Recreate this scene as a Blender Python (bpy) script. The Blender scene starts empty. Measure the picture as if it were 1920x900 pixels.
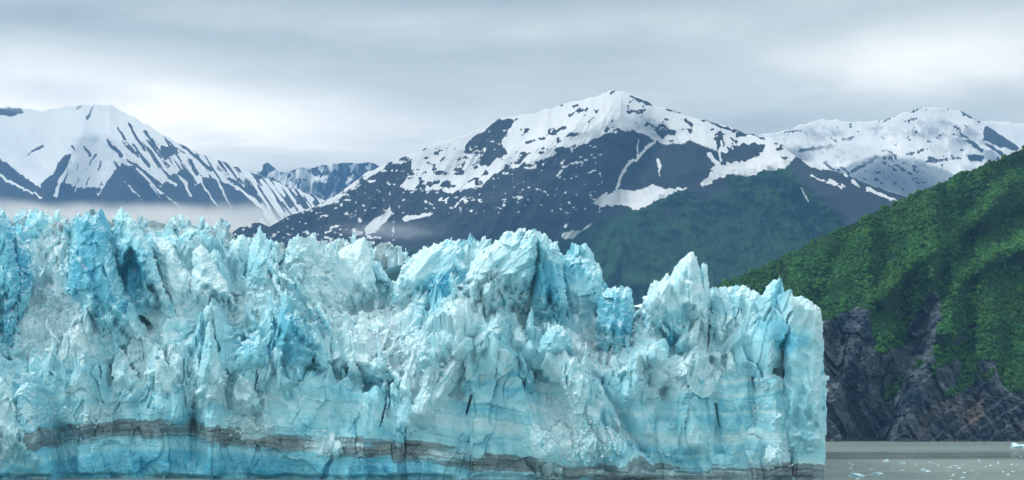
import bpy, math, random
import numpy as np
from mathutils import Vector

SC = bpy.context.scene
COL = SC.collection
R = math.radians
random.seed(7)
rng = np.random.default_rng(11)

# ------------------------------------------------------------------ camera
F = 2400.0            # focal length in pixels of the 1920 x 900 photograph
CX, YH, HC = 960.0, 782.0, 27.0   # centre column, horizon row, eye height above the water (ship's deck)
cam_data = bpy.data.cameras.new('camera')
cam_data.sensor_width = 36.0
cam_data.lens = F / 1920.0 * 36.0
cam_data.shift_y = (YH - 450.0) / 1920.0
cam_data.clip_start = 1.0
cam_data.clip_end = 60000.0
cam = bpy.data.objects.new('camera', cam_data)
cam.location = (0, 0, HC)
cam.rotation_euler = (R(90), 0, 0)
COL.objects.link(cam)
SC.camera = cam

# ------------------------------------------------------------------ world
SUN_EL, SUN_AZ = R(50), R(-95)     # azimuth measured from +Y, clockwise; high on the left
world = bpy.data.worlds.new('World')
SC.world = world
world.use_nodes = True
wn, wl = world.node_tree.nodes, world.node_tree.links
wn.clear()


def wnode(t, **k):
    n = wn.new(t)
    for a, b in k.items():
        setattr(n, a, b)
    return n


def wm(op, a, b=None, c=None):
    n = wn.new('ShaderNodeMath'); n.operation = op
    for i, v in enumerate((a, b, c)):
        if v is None:
            continue
        if isinstance(v, (int, float)):
            n.inputs[i].default_value = v
        else:
            wl.new(v, n.inputs[i])
    return n.outputs[0]


w_out = wnode('ShaderNodeOutputWorld')
w_sky = wnode('ShaderNodeTexSky', sky_type='NISHITA', sun_disc=False)
w_sky.sun_elevation = SUN_EL
w_sky.sun_rotation = SUN_AZ
w_bg1 = wnode('ShaderNodeBackground'); w_bg1.inputs[1].default_value = 0.10
wl.new(w_sky.outputs[0], w_bg1.inputs[0])
w_tc = wnode('ShaderNodeTexCoord')
w_sep = wnode('ShaderNodeSeparateXYZ'); wl.new(w_tc.outputs['Generated'], w_sep.inputs[0])
dx, dy, dz = w_sep.outputs
zz = wm('MAXIMUM', dz, 0.0)
den = wm('ADD', zz, 0.12)
w_comb = wnode('ShaderNodeCombineXYZ')
wl.new(wm('DIVIDE', dx, den), w_comb.inputs[0]); wl.new(wm('DIVIDE', dy, den), w_comb.inputs[1])


def wnoise(scale, detail, rough, dist, off, sy=1.0):
    m = wnode('ShaderNodeMapping')
    m.inputs['Location'].default_value = off
    m.inputs['Scale'].default_value = (1.0, sy, 1.0)
    wl.new(w_comb.outputs[0], m.inputs[0])
    n = wnode('ShaderNodeTexNoise'); n.inputs['Scale'].default_value = scale
    n.inputs['Detail'].default_value = detail; n.inputs['Roughness'].default_value = rough
    n.inputs['Distortion'].default_value = dist
    wl.new(m.outputs[0], n.inputs[0])
    return n.outputs[0]


n1 = wnoise(0.55, 6, 0.5, 0.5, (3.1, 1.4, 0))
n2 = wnoise(1.3, 8, 0.58, 0.3, (8.3, 5.2, 2.0), 1.4)
n3 = wnoise(3.2, 8, 0.6, 0.3, (1.7, 9.2, 5.0), 1.6)
az = wm('ARCTAN2', dx, dy)
el = wm('ARCSINE', dz)
elw = wm('ADD', el, wm('MULTIPLY', wm('SUBTRACT', n2, 0.5), 0.06))
azw = wm('ADD', az, wm('MULTIPLY', wm('SUBTRACT', n1, 0.5), 0.25))


def blob(px, py, rx, ry, amp):
    a0 = math.atan2(px - CX, F)
    e0 = math.atan2(YH - py, math.hypot(F, px - CX))
    u = wm('DIVIDE', wm('SUBTRACT', azw, a0), rx / F)
    v = wm('DIVIDE', wm('SUBTRACT', elw, e0), ry / F)
    s = wm('ADD', wm('MULTIPLY', u, u), wm('MULTIPLY', v, v))
    return wm('MULTIPLY', wm('EXPONENT', wm('MULTIPLY', s, -1.0)), amp)


br = wm('ADD', wm('MULTIPLY', wm('SUBTRACT', n1, 0.5), 0.55), wm('MULTIPLY', wm('SUBTRACT', n2, 0.5), 0.75))
br = wm('ADD', br, wm('MULTIPLY', wm('SUBTRACT', n3, 0.5), 0.32))
br = wm('ADD', br, 0.42)
for b in [(330, 225, 520, 75, 0.42), (60, 150, 260, 45, 0.10), (250, 62, 520, 34, -0.20), (1000, 120, 420, 60, -0.10),
          (1750, 110, 330, 60, 0.34), (1150, 40, 700, 26, 0.14), (1330, 225, 200, 40, -0.16), (560, 285, 170, 22, -0.22),
          (1800, 10, 400, 25, -0.10), (700, -20, 1600, 75, -0.33), (250, 235, 420, 50, 0.22), (820, 170, 260, 60, -0.10)]:
    br = wm('ADD', br, blob(*b))
w_ramp = wnode('ShaderNodeValToRGB')
cr = w_ramp.color_ramp
cr.elements[0].position = 0.0; cr.elements[0].color = (0.275, 0.315, 0.31, 1)
cr.elements[1].position = 1.0; cr.elements[1].color = (1.05, 1.0, 0.90, 1)
e = cr.elements.new(0.45); e.color = (0.54, 0.57, 0.53, 1)
wl.new(br, w_ramp.inputs[0])
cie = wm('DIVIDE', wm('ADD', wm('MULTIPLY', zz, 0.6), 1.0), 1.15)   # overcast sky: brighter towards the zenith
w_mul = wnode('ShaderNodeVectorMath', operation='SCALE')
wl.new(w_ramp.outputs[0], w_mul.inputs[0]); wl.new(cie, w_mul.inputs['Scale'])
w_bg2 = wnode('ShaderNodeBackground'); w_bg2.inputs[1].default_value = 1.27
wl.new(w_mul.outputs[0], w_bg2.inputs[0])
w_mix = wnode('ShaderNodeMixShader'); w_mix.inputs[0].default_value = 0.94
wl.new(w_bg1.outputs[0], w_mix.inputs[1]); wl.new(w_bg2.outputs[0], w_mix.inputs[2])
wl.new(w_mix.outputs[0], w_out.inputs[0])

# ------------------------------------------------------------------ sun
sun_data = bpy.data.lights.new('sun', 'SUN')
sun_data.energy = 1.5
sun_data.angle = R(18)
sun_data.color = (1.0, 0.985, 0.95)
sun = bpy.data.objects.new('sun', sun_data)
sdir = Vector((math.sin(SUN_AZ) * math.cos(SUN_EL), math.cos(SUN_AZ) * math.cos(SUN_EL), math.sin(SUN_EL)))
sun.rotation_euler = sdir.to_track_quat('Z', 'Y').to_euler()
sun.location = (0, -50, 400)
COL.objects.link(sun)

# ------------------------------------------------------------------ render settings
vs = SC.view_settings
vs.view_transform = 'Standard'; vs.look = 'None'; vs.exposure = 0.36; vs.gamma = 1.0; vs.use_curve_mapping = False
SC.render.engine = 'CYCLES'
cy = SC.cycles
cy.max_bounces = 8; cy.diffuse_bounces = 3; cy.glossy_bounces = 2; cy.transmission_bounces = 2
cy.volume_bounces = 6; cy.transparent_max_bounces = 8
cy.use_denoising = True
cy.use_adaptive_sampling = True; cy.adaptive_threshold = 0.03
try:
    cy.denoiser = 'OPENIMAGEDENOISE'
except Exception:
    pass
cy.volume_max_steps = 256

# ------------------------------------------------------------------ noise
f4 = np.float32


def ihash(ix, iy, iz, seed):
    h = (ix.astype(np.uint32) * np.uint32(374761393) + iy.astype(np.uint32) * np.uint32(668265263)
         + iz.astype(np.uint32) * np.uint32(2147483647) + np.uint32((seed * 974711) & 0xffffffff))
    h = (h ^ (h >> np.uint32(13))) * np.uint32(1274126177)
    h = (h ^ (h >> np.uint32(16))) * np.uint32(2246822519)
    return h ^ (h >> np.uint32(15))


def hf(h, k=0):
    if k:
        h = (h + np.uint32((k * 0x9E3779B9) & 0xffffffff)) * np.uint32(2654435761)
        h = h ^ (h >> np.uint32(15))
        h = h * np.uint32(2246822519); h = h ^ (h >> np.uint32(13))
    return (h & np.uint32(0xffffff)).astype(f4) / f4(16777215)


def vnoise(P, seed=0):
    P = P.astype(f4)
    b = np.floor(P); t = P - b; b = b.astype(np.int64)
    t = t * t * t * (t * (t * 6 - 15) + 10)
    out = np.zeros(P.shape[0], f4)
    for i in (0, 1):
        wx = t[:, 0] if i else 1 - t[:, 0]
        for j in (0, 1):
            wy = t[:, 1] if j else 1 - t[:, 1]
            for k in (0, 1):
                wz = t[:, 2] if k else 1 - t[:, 2]
                out += hf(ihash(b[:, 0] + i, b[:, 1] + j, b[:, 2] + k, seed)) * wx * wy * wz
    return out * 2 - 1


def fbm(P, seed=0, octs=5, gain=0.5, lac=2.03):
    a, s, o, n = 1.0, 1.0, np.zeros(len(P), f4), 0.0
    for i in range(octs):
        o += a * vnoise(P * s + i * 17.3, seed + i); n += a
        a *= gain; s *= lac
    return o / n * 1.6


def ridged(P, seed=0, octs=5, gain=0.5, lac=2.03):
    a, s, o, n = 1.0, 1.0, np.zeros(len(P), f4), 0.0
    for i in range(octs):
        o += a * (1 - np.abs(vnoise(P * s + i * 9.1, seed + i)) * 1.6); n += a
        a *= gain; s *= lac
    return o / n


def worley(P, seed=0, jit=0.9):
    """nearest cell: F1, F2, hash, offset vector"""
    P = P.astype(f4)
    b = np.floor(P - 0.5).astype(np.int64)
    n = len(P)
    F1 = np.full(n, 9, f4); F2 = np.full(n, 9, f4)
    H = np.zeros(n, np.uint32); V = np.zeros((n, 3), f4)
    for i in (0, 1):
        for j in (0, 1):
            for k in (0, 1):
                h = ihash(b[:, 0] + i, b[:, 1] + j, b[:, 2] + k, seed)
                v = np.stack([P[:, 0] - (b[:, 0] + i + 0.5 + jit * (hf(h, 1) - 0.5)),
                              P[:, 1] - (b[:, 1] + j + 0.5 + jit * (hf(h, 2) - 0.5)),
                              P[:, 2] - (b[:, 2] + k + 0.5 + jit * (hf(h, 3) - 0.5))], 1).astype(f4)
                d = np.sqrt((v * v).sum(1))
                near = d < F1
                F2 = np.where(near, F1, np.minimum(F2, d))
                F1 = np.where(near, d, F1)
                H = np.where(near, h, H)
                V[near] = v[near]
    return F1, F2, H, V


def facet(P, seed=0, tilt=1.5, crack=0.0, cw=0.06):
    """fractured blocks: every cell stands at its own height with its own tilted face"""
    F1, F2, H, V = worley(P, seed)
    o = hf(H, 4) - 0.5
    for a in range(3):
        o = o + V[:, a] * (hf(H, 5 + a) - 0.5) * tilt
    if crack:
        o = o - crack * np.exp(-(F2 - F1) / cw)
    return o, hf(H, 9)


def joints(P, nv, L, seed, sharp=0.8, w0=45.0, w1=7.0, a0=0.35, a1=0.08):
    """a set of parallel joint planes: flat faces that end in sharp steps"""
    u = (P @ np.array(nv, f4)) / L + a0 * fbm(P / w0, seed, 3) + a1 * fbm(P / w1, seed + 1, 2)
    i = np.floor(u); fr = u - i; i = i.astype(np.int64)
    return np.where(fr < sharp, fr / sharp, (1 - fr) / (1 - sharp)) * (0.4 + 1.2 * hf(ihash(i, i * 0, i * 0, seed)))


def smooth(a, b, x):
    t = np.clip((x - a) / (b - a), 0, 1)
    return t * t * (3 - 2 * t)


def interp(pts, x):
    p = np.array(pts, float)
    return np.interp(x, p[:, 0], p[:, 1])


def seg_dist(px, py, poly, closed=False):
    """distance to a polyline and position along it"""
    d = np.full(px.shape, 1e9); along = np.zeros(px.shape)
    n = len(poly); m = n if closed else n - 1
    for i in range(m):
        x0, y0 = poly[i][:2]; x1, y1 = poly[(i + 1) % n][:2]
        ex, ey = x1 - x0, y1 - y0
        t = np.clip(((px - x0) * ex + (py - y0) * ey) / (ex * ex + ey * ey + 1e-9), 0, 1)
        q = np.hypot(px - x0 - t * ex, py - y0 - t * ey)
        near = q < d
        d = np.where(near, q, d); along = np.where(near, (i + t) / m, along)
    return d, along


def inside(px, py, poly):
    c = np.zeros(px.shape, bool)
    n = len(poly); j = n - 1
    for i in range(n):
        xi, yi = poly[i]; xj, yj = poly[j]
        hit = ((yi > py) != (yj > py)) & (px < (xj - xi) * (py - yi) / (yj - yi + 1e-12) + xi)
        c ^= hit
        j = i
    return c


def sdf(px, py, poly):
    d, _ = seg_dist(px, py, poly, True)
    return np.where(inside(px, py, poly), d, -d)


def wpos(x, y, Y):
    """photograph column / row at distance Y -> world point"""
    return np.stack([(x - CX) / F * Y, Y + 0 * x, HC + (YH - y) / F * Y], -1)


# ------------------------------------------------------------------ mesh and material helpers
def grid_faces(nr, nc):
    a = np.arange(nr * nc).reshape(nr, nc)
    return np.stack([a[:-1, :-1], a[:-1, 1:], a[1:, 1:], a[1:, :-1]], -1).reshape(-1, 4)


def make_mesh(name, verts, faces, attrs=None, smooth_shade=False):
    me = bpy.data.meshes.new(name)
    faces = np.asarray(faces, np.int32)
    nf, k = faces.shape
    me.vertices.add(len(verts)); me.vertices.foreach_set('co', np.asarray(verts, f4).ravel())
    me.loops.add(nf * k); me.loops.foreach_set('vertex_index', faces.ravel())
    me.polygons.add(nf)
    me.polygons.foreach_set('loop_start', np.arange(0, nf * k, k, dtype=np.int32))
    me.polygons.foreach_set('use_smooth', np.full(nf, smooth_shade))
    for a, v in (attrs or {}).items():
        at = me.attributes.new(a, 'FLOAT', 'POINT')
        at.data.foreach_set('value', np.asarray(v, f4).ravel())
    me.update(calc_edges=True)
    return me


def link(name, me, mat, parent=None, loc=None):
    o = bpy.data.objects.new(name, me)
    if mat is not None and not me.materials:
        me.materials.append(mat)
    COL.objects.link(o)
    if parent is not None:
        o.parent = parent
    if loc is not None:
        o.location = loc
    return o


def tag(o, label=None, cat=None, group=None, kind=None):
    for k, v in (('label', label), ('category', cat), ('group', group), ('kind', kind)):
        if v:
            o[k] = v
    return o


class Mat:
    def __init__(self, name):
        self.m = bpy.data.materials.new(name); self.m.use_nodes = True
        self.n = self.m.node_tree.nodes; self.l = self.m.node_tree.links
        self.b = self.n['Principled BSDF']; self.out = self.n['Material Output']

    def put(self, v, sock):
        if isinstance(v, bpy.types.NodeSocket):
            self.l.new(v, sock)
        elif isinstance(v, (tuple, list)) and len(v) == 3 and sock.type == 'RGBA':
            sock.default_value = (*v, 1)
        else:
            sock.default_value = v

    def math(self, op, a, b=0.0, clamp=False):
        n = self.n.new('ShaderNodeMath'); n.operation = op; n.use_clamp = clamp
        self.put(a, n.inputs[0]); self.put(b, n.inputs[1])
        return n.outputs[0]

    def ss(self, v, a, b):
        n = self.n.new('ShaderNodeMapRange'); n.interpolation_type = 'SMOOTHSTEP'
        self.put(v, n.inputs[0]); n.inputs[1].default_value = a; n.inputs[2].default_value = b
        return n.outputs[0]

    def mix(self, f, a, b, blend='MIX'):
        n = self.n.new('ShaderNodeMix'); n.data_type = 'RGBA'; n.blend_type = blend
        self.put(f, n.inputs[0]); self.put(a, n.inputs[6]); self.put(b, n.inputs[7])
        return n.outputs[2]

    def attr(self, name):
        n = self.n.new('ShaderNodeAttribute'); n.attribute_name = name
        return n.outputs['Fac']

    def pos(self):
        n = self.n.new('ShaderNodeNewGeometry')
        return n.outputs['Position'], n.outputs['Normal']

    def noise(self, scale, detail=4, rough=0.55, vec=None, sc=(1, 1, 1), dist=0.0):
        if vec is None:
            vec = self.pos()[0]
        mp = self.n.new('ShaderNodeMapping'); mp.inputs['Scale'].default_value = sc
        self.l.new(vec, mp.inputs[0])
        n = self.n.new('ShaderNodeTexNoise')
        n.inputs['Scale'].default_value = scale; n.inputs['Detail'].default_value = detail
        n.inputs['Roughness'].default_value = rough; n.inputs['Distortion'].default_value = dist
        self.l.new(mp.outputs[0], n.inputs[0])
        return n.outputs[0]

    def sepz(self, v):
        n = self.n.new('ShaderNodeSeparateXYZ'); self.l.new(v, n.inputs[0])
        return n.outputs[2]

    def bump(self, h, strength, dist):
        n = self.n.new('ShaderNodeBump'); n.inputs['Strength'].default_value = strength
        n.inputs['Distance'].default_value = dist
        self.l.new(h, n.inputs['Height'])
        self.l.new(n.outputs[0], self.b.inputs['Normal'])

    def done(self, col, rough=0.6, spec=0.3):
        self.put(col, self.b.inputs['Base Color']); self.put(rough, self.b.inputs['Roughness'])
        self.b.inputs['Specular IOR Level'].default_value = spec
        return self.m


# ---- ice: white crushed snow, pale cyan ice, deep blue clear ice and grey silt
def ice_material():
    m = Mat('glacier_ice')
    P, N = m.pos()
    nz = m.sepz(N)
    blue, dirt, snow, lam = m.attr('blue'), m.attr('dirt'), m.attr('snow'), m.attr('lam')
    n_big = m.noise(0.035, 5, 0.6)
    n_mid = m.noise(0.22, 6, 0.62)
    n_fine = m.noise(1.3, 5, 0.6)
    streak = m.noise(0.5, 4, 0.6, sc=(1, 1, 0.12))
    b = m.math('ADD', blue, m.math('MULTIPLY', m.math('SUBTRACT', n_mid, 0.5), 0.75))
    b = m.math('ADD', b, m.math('MULTIPLY', m.math('SUBTRACT', n_big, 0.5), 0.9))
    b = m.math('ADD', b, m.math('MULTIPLY', m.math('SUBTRACT', streak, 0.5), 0.3))
    b = m.math('ADD', b, m.math('MULTIPLY', m.math('SUBTRACT', lam, 0.5), m.math('MULTIPLY', m.ss(n_big, 0.3, 0.65), 1.1)))
    c = m.mix(m.ss(b, 0.0, 0.42), (0.61, 0.88, 0.955), (0.38, 0.77, 0.885))
    c = m.mix(m.ss(b, 0.38, 0.8), c, (0.18, 0.60, 0.78))
    c = m.mix(m.ss(b, 0.78, 1.3), c, (0.055, 0.42, 0.66))
    s = m.math('ADD', m.math('MULTIPLY', nz, 0.75), m.math('MULTIPLY', m.math('SUBTRACT', n_fine, 0.5), 0.5))
    s = m.math('ADD', s, m.math('MULTIPLY', m.math('SUBTRACT', snow, 0.5), 0.6))
    c = m.mix(m.math('MULTIPLY', m.ss(s, 0.18, 0.66), 0.88), c, (0.775, 0.915, 0.97))
    d = m.math('ADD', dirt, m.math('MULTIPLY', m.math('SUBTRACT', n_fine, 0.5), 0.5))
    d = m.math('ADD', d, m.math('MULTIPLY', m.math('SUBTRACT', n_mid, 0.5), 0.35))
    c = m.mix(m.math('MULTIPLY', m.ss(d, 0.34, 0.68), 0.8), c, m.mix(m.ss(n_fine, 0.35, 0.65), (0.105, 0.135, 0.15), (0.22, 0.262, 0.28)))
    c = m.mix(m.math('MULTIPLY', m.ss(d, 0.75, 1.2), 0.9), c, (0.042, 0.054, 0.06))
    m.bump(m.math('ADD', m.math('MULTIPLY', m.noise(2.4, 6, 0.62), 0.5), m.math('MULTIPLY', n_mid, 0.8)), 0.7, 0.5)
    return m.done(c, 0.5, 0.35)


M_ICE = ice_material()

# ================================================================== SETTING: water, mountains, hillside
def build_water():
    m = Mat('silty_water')
    P, N = m.pos()
    big = m.noise(0.006, 4, 0.5, sc=(0.35, 1, 1))
    band = m.noise(0.02, 3, 0.5, sc=(0.12, 1, 1))
    c = m.mix(m.ss(big, 0.35, 0.65), (0.205, 0.26, 0.25), (0.285, 0.345, 0.33))
    sp = m.n.new('ShaderNodeSeparateXYZ'); m.l.new(P, sp.inputs[0])
    yw = m.math('ADD', sp.outputs[1], m.math('MULTIPLY', m.math('SUBTRACT', big, 0.5), 160.0))
    calm = m.math('MULTIPLY', m.ss(yw, 800, 830), m.ss(yw, 1060, 985))     # a slick of calm water between rippled stretches
    r = m.math('ADD', m.math('MULTIPLY', m.ss(band, 0.4, 0.62), 0.12), 0.30)
    r = m.math('SUBTRACT', r, m.math('MULTIPLY', calm, 0.2))
    h = m.math('ADD', m.noise(0.35, 4, 0.6, sc=(0.5, 1, 1)), m.math('MULTIPLY', m.noise(1.6, 3, 0.6), 0.3))
    h = m.math('MULTIPLY', h, m.math('SUBTRACT', 1.0, m.math('MULTIPLY', calm, 0.85)))
    m.bump(h, 0.25, 0.3)
    mat = m.done(c, r, 0.5)
    v = [(-16000, -600, 0), (16000, -600, 0), (16000, 19000, 0), (-16000, 19000, 0)]
    o = link('water', make_mesh('water', v, [[0, 1, 2, 3]]), mat)
    tag(o, 'grey silty water of the bay below the ice and cliffs', 'water', kind='structure')


build_water()


# ---- mountains ----------------------------------------------------------------
def mountain_material(name, rock_a, rock_b, green, snow_col, fine):
    m = Mat(name)
    snow, veg = m.attr('snow'), m.attr('veg')
    nf = m.noise(fine, 5, 0.65)
    nb = m.noise(fine * 0.2, 5, 0.6)
    rock = m.mix(m.ss(nb, 0.3, 0.7), rock_a, rock_b)
    rock = m.mix(m.math('MULTIPLY', m.ss(nf, 0.45, 0.75), 0.3), rock, tuple(min(1, c * 1.9) for c in rock_b))
    gr = m.mix(m.ss(nf, 0.3, 0.7), tuple(c * 0.6 for c in green), tuple(c * 1.35 for c in green))
    gr = m.mix(m.math('MULTIPLY', m.ss(m.noise(fine * 5, 4, 0.65), 0.45, 0.7), 0.6), gr, tuple(c * 0.45 for c in green))
    gr = m.mix(m.ss(nb, 0.35, 0.7), gr, m.mix(0.5, gr, (green[0] * 1.9, green[1] * 1.5, green[2] * 0.9)))
    c = m.mix(m.ss(m.math('ADD', veg, m.math('MULTIPLY', m.math('SUBTRACT', nf, 0.5), 0.5)), 0.4, 0.6), rock, gr)
    s = m.math('ADD', snow, m.math('MULTIPLY', m.math('SUBTRACT', nf, 0.5), 0.42))
    sc = m.mix(m.ss(nb, 0.3, 0.7), snow_col, tuple(c * 0.9 for c in snow_col))
    c = m.mix(m.ss(s, 0.44, 0.56), c, sc)
    m.bump(m.math('MULTIPLY', nf, m.math('SUBTRACT', 1.0, m.math('MULTIPLY', m.ss(s, 0.44, 0.56), 0.85))), 0.3, 4.0)
    return m.done(c, 0.85, 0.15)


def build_mountain(name, label, sky, Yb, xr, step, rows, y_base, run, mat, shape, snowf, vegf, seed, group):
    """a mountain side: from its foot up to the traced crest and down its far side"""
    xs = np.arange(xr[0], xr[1] + step, step)
    nc = len(xs)
    nb = 14
    top = interp(sky, xs)
    jag = fbm(np.stack([xs / 14, 0 * xs, 0 * xs], 1), seed + 3, 4) * 2.2
    top = top - jag
    rows = int(rows * 0.72)
    t = np.interp(np.linspace(0, 1, rows), [0, 0.1, 1], [0, 0.38, 1])[:, None]      # few rows where the ice hides the foot
    y = y_base + (top[None] - y_base) * t
    x = np.broadcast_to(xs, y.shape)
    dep = Yb + (y_base - y) * run * Yb / F
    pr = wpos(x, y, dep)
    Pf = pr.reshape(-1, 3).astype(f4)
    off = shape(x, y, Pf).reshape(x.shape)
    fade = np.clip((1 - t) / 0.10, 0, 1)
    fade = fade * np.clip(t / 0.05, 0, 1)
    off = off * (0.25 + 0.75 * fade)
    V = wpos(x, y, dep + off)                  # ribs nearer, gullies farther
    snow = snowf(x, y, Pf).reshape(x.shape)
    veg = vegf(x, y, Pf).reshape(x.shape)
    tail, ts, tv = [], [], []
    last = V[-1]
    for i in range(1, nb + 1):
        q = last.copy()
        q[:, 1] += i * 70.0
        q[:, 2] = last[:, 2] * (1 - (i / nb) ** 1.1) - 1.0 * (i == nb)
        tail.append(q[None]); ts.append(snow[-1:]); tv.append(veg[-1:])
    V = np.concatenate([V] + tail); snow = np.concatenate([snow] + ts); veg = np.concatenate([veg] + tv)
    V[0, :, 2] = -1.0
    me = make_mesh(name, V.reshape(-1, 3), grid_faces(V.shape[0], nc), {'snow': snow, 'veg': veg}, True)
    o = link(name, me, mat)
    tag(o, label, 'mountain', group, 'structure')
    return o


def strokes(x, y, lst, warp=None):
    """largest (width - distance) over tapering strokes: > 0 inside one"""
    o = np.full(x.shape, -50.0)
    for w0, w1, pts in lst:
        d, a = seg_dist(x, y, pts)
        o = np.maximum(o, w0 + (w1 - w0) * a - d)
    return o


def polys(x, y, lst):
    o = np.full(x.shape, -80.0)
    for p in lst:
        o = np.maximum(o, sdf(x, y, p))
    return o


# centre mountain
SKY_C = [(300, 520), (380, 480), (430, 440), (448, 428), (470, 420), (486, 417), (505, 424), (530, 412), (560, 398), (600, 383), (640, 358), (690, 322), (740, 300),
         (770, 291), (830, 266), (870, 252), (910, 238), (938, 222), (960, 219), (1000, 213), (1040, 200), (1075, 190), (1120, 179), (1146, 170),
         (1170, 170), (1190, 178), (1222, 196), (1250, 204), (1290, 217), (1320, 223), (1360, 235), (1395, 249), (1440, 258), (1462, 266),
         (1480, 282), (1500, 296), (1545, 314), (1590, 330), (1640, 350), (1700, 371), (1760, 398), (1900, 470), (2100, 570)]


def c_shape(x, y, P):
    q = np.stack([x.ravel() / 1.0, y.ravel(), 0 * x.ravel()], 1).astype(f4)
    # gullies run down and to the left on the left flank, down and to the right on the right flank
    lean = np.where(x < 1165, 0.55, -0.45).ravel().astype(f4)
    u = q[:, 0] + lean * q[:, 1]
    g = ridged(np.stack([u / 70, q[:, 1] / 210, 0 * u], 1), 31, 5, 0.55)
    b = fbm(P / 420.0, 33, 5, 0.55)
    spur, _ = seg_dist(x, y, [(1465, 268), (1510, 330), (1560, 380), (1620, 440)])
    spur2, _ = seg_dist(x, y, [(1150, 175), (1040, 330), (900, 420), (800, 520)])
    gul, _ = seg_dist(x, y, [(1225, 262), (1185, 300), (1160, 345), (1120, 420), (1060, 520)])
    vegz = smooth(0.3, 0.9, c_veg(x, y, P))
    return (-g * 55 + 27 - b * 60 - vegz * (ridged(np.stack([u / 26, q[:, 1] / 70, 0 * u], 1), 35, 4, 0.55) * 55 + fbm(P / 60, 36, 4, 0.6) * 16) - 260 * np.exp(-(spur.ravel() / 45) ** 2) - 160 * np.exp(-(spur2.ravel() / 80) ** 2)
            + 120 * np.exp(-(gul.ravel() / 35) ** 2))


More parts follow.
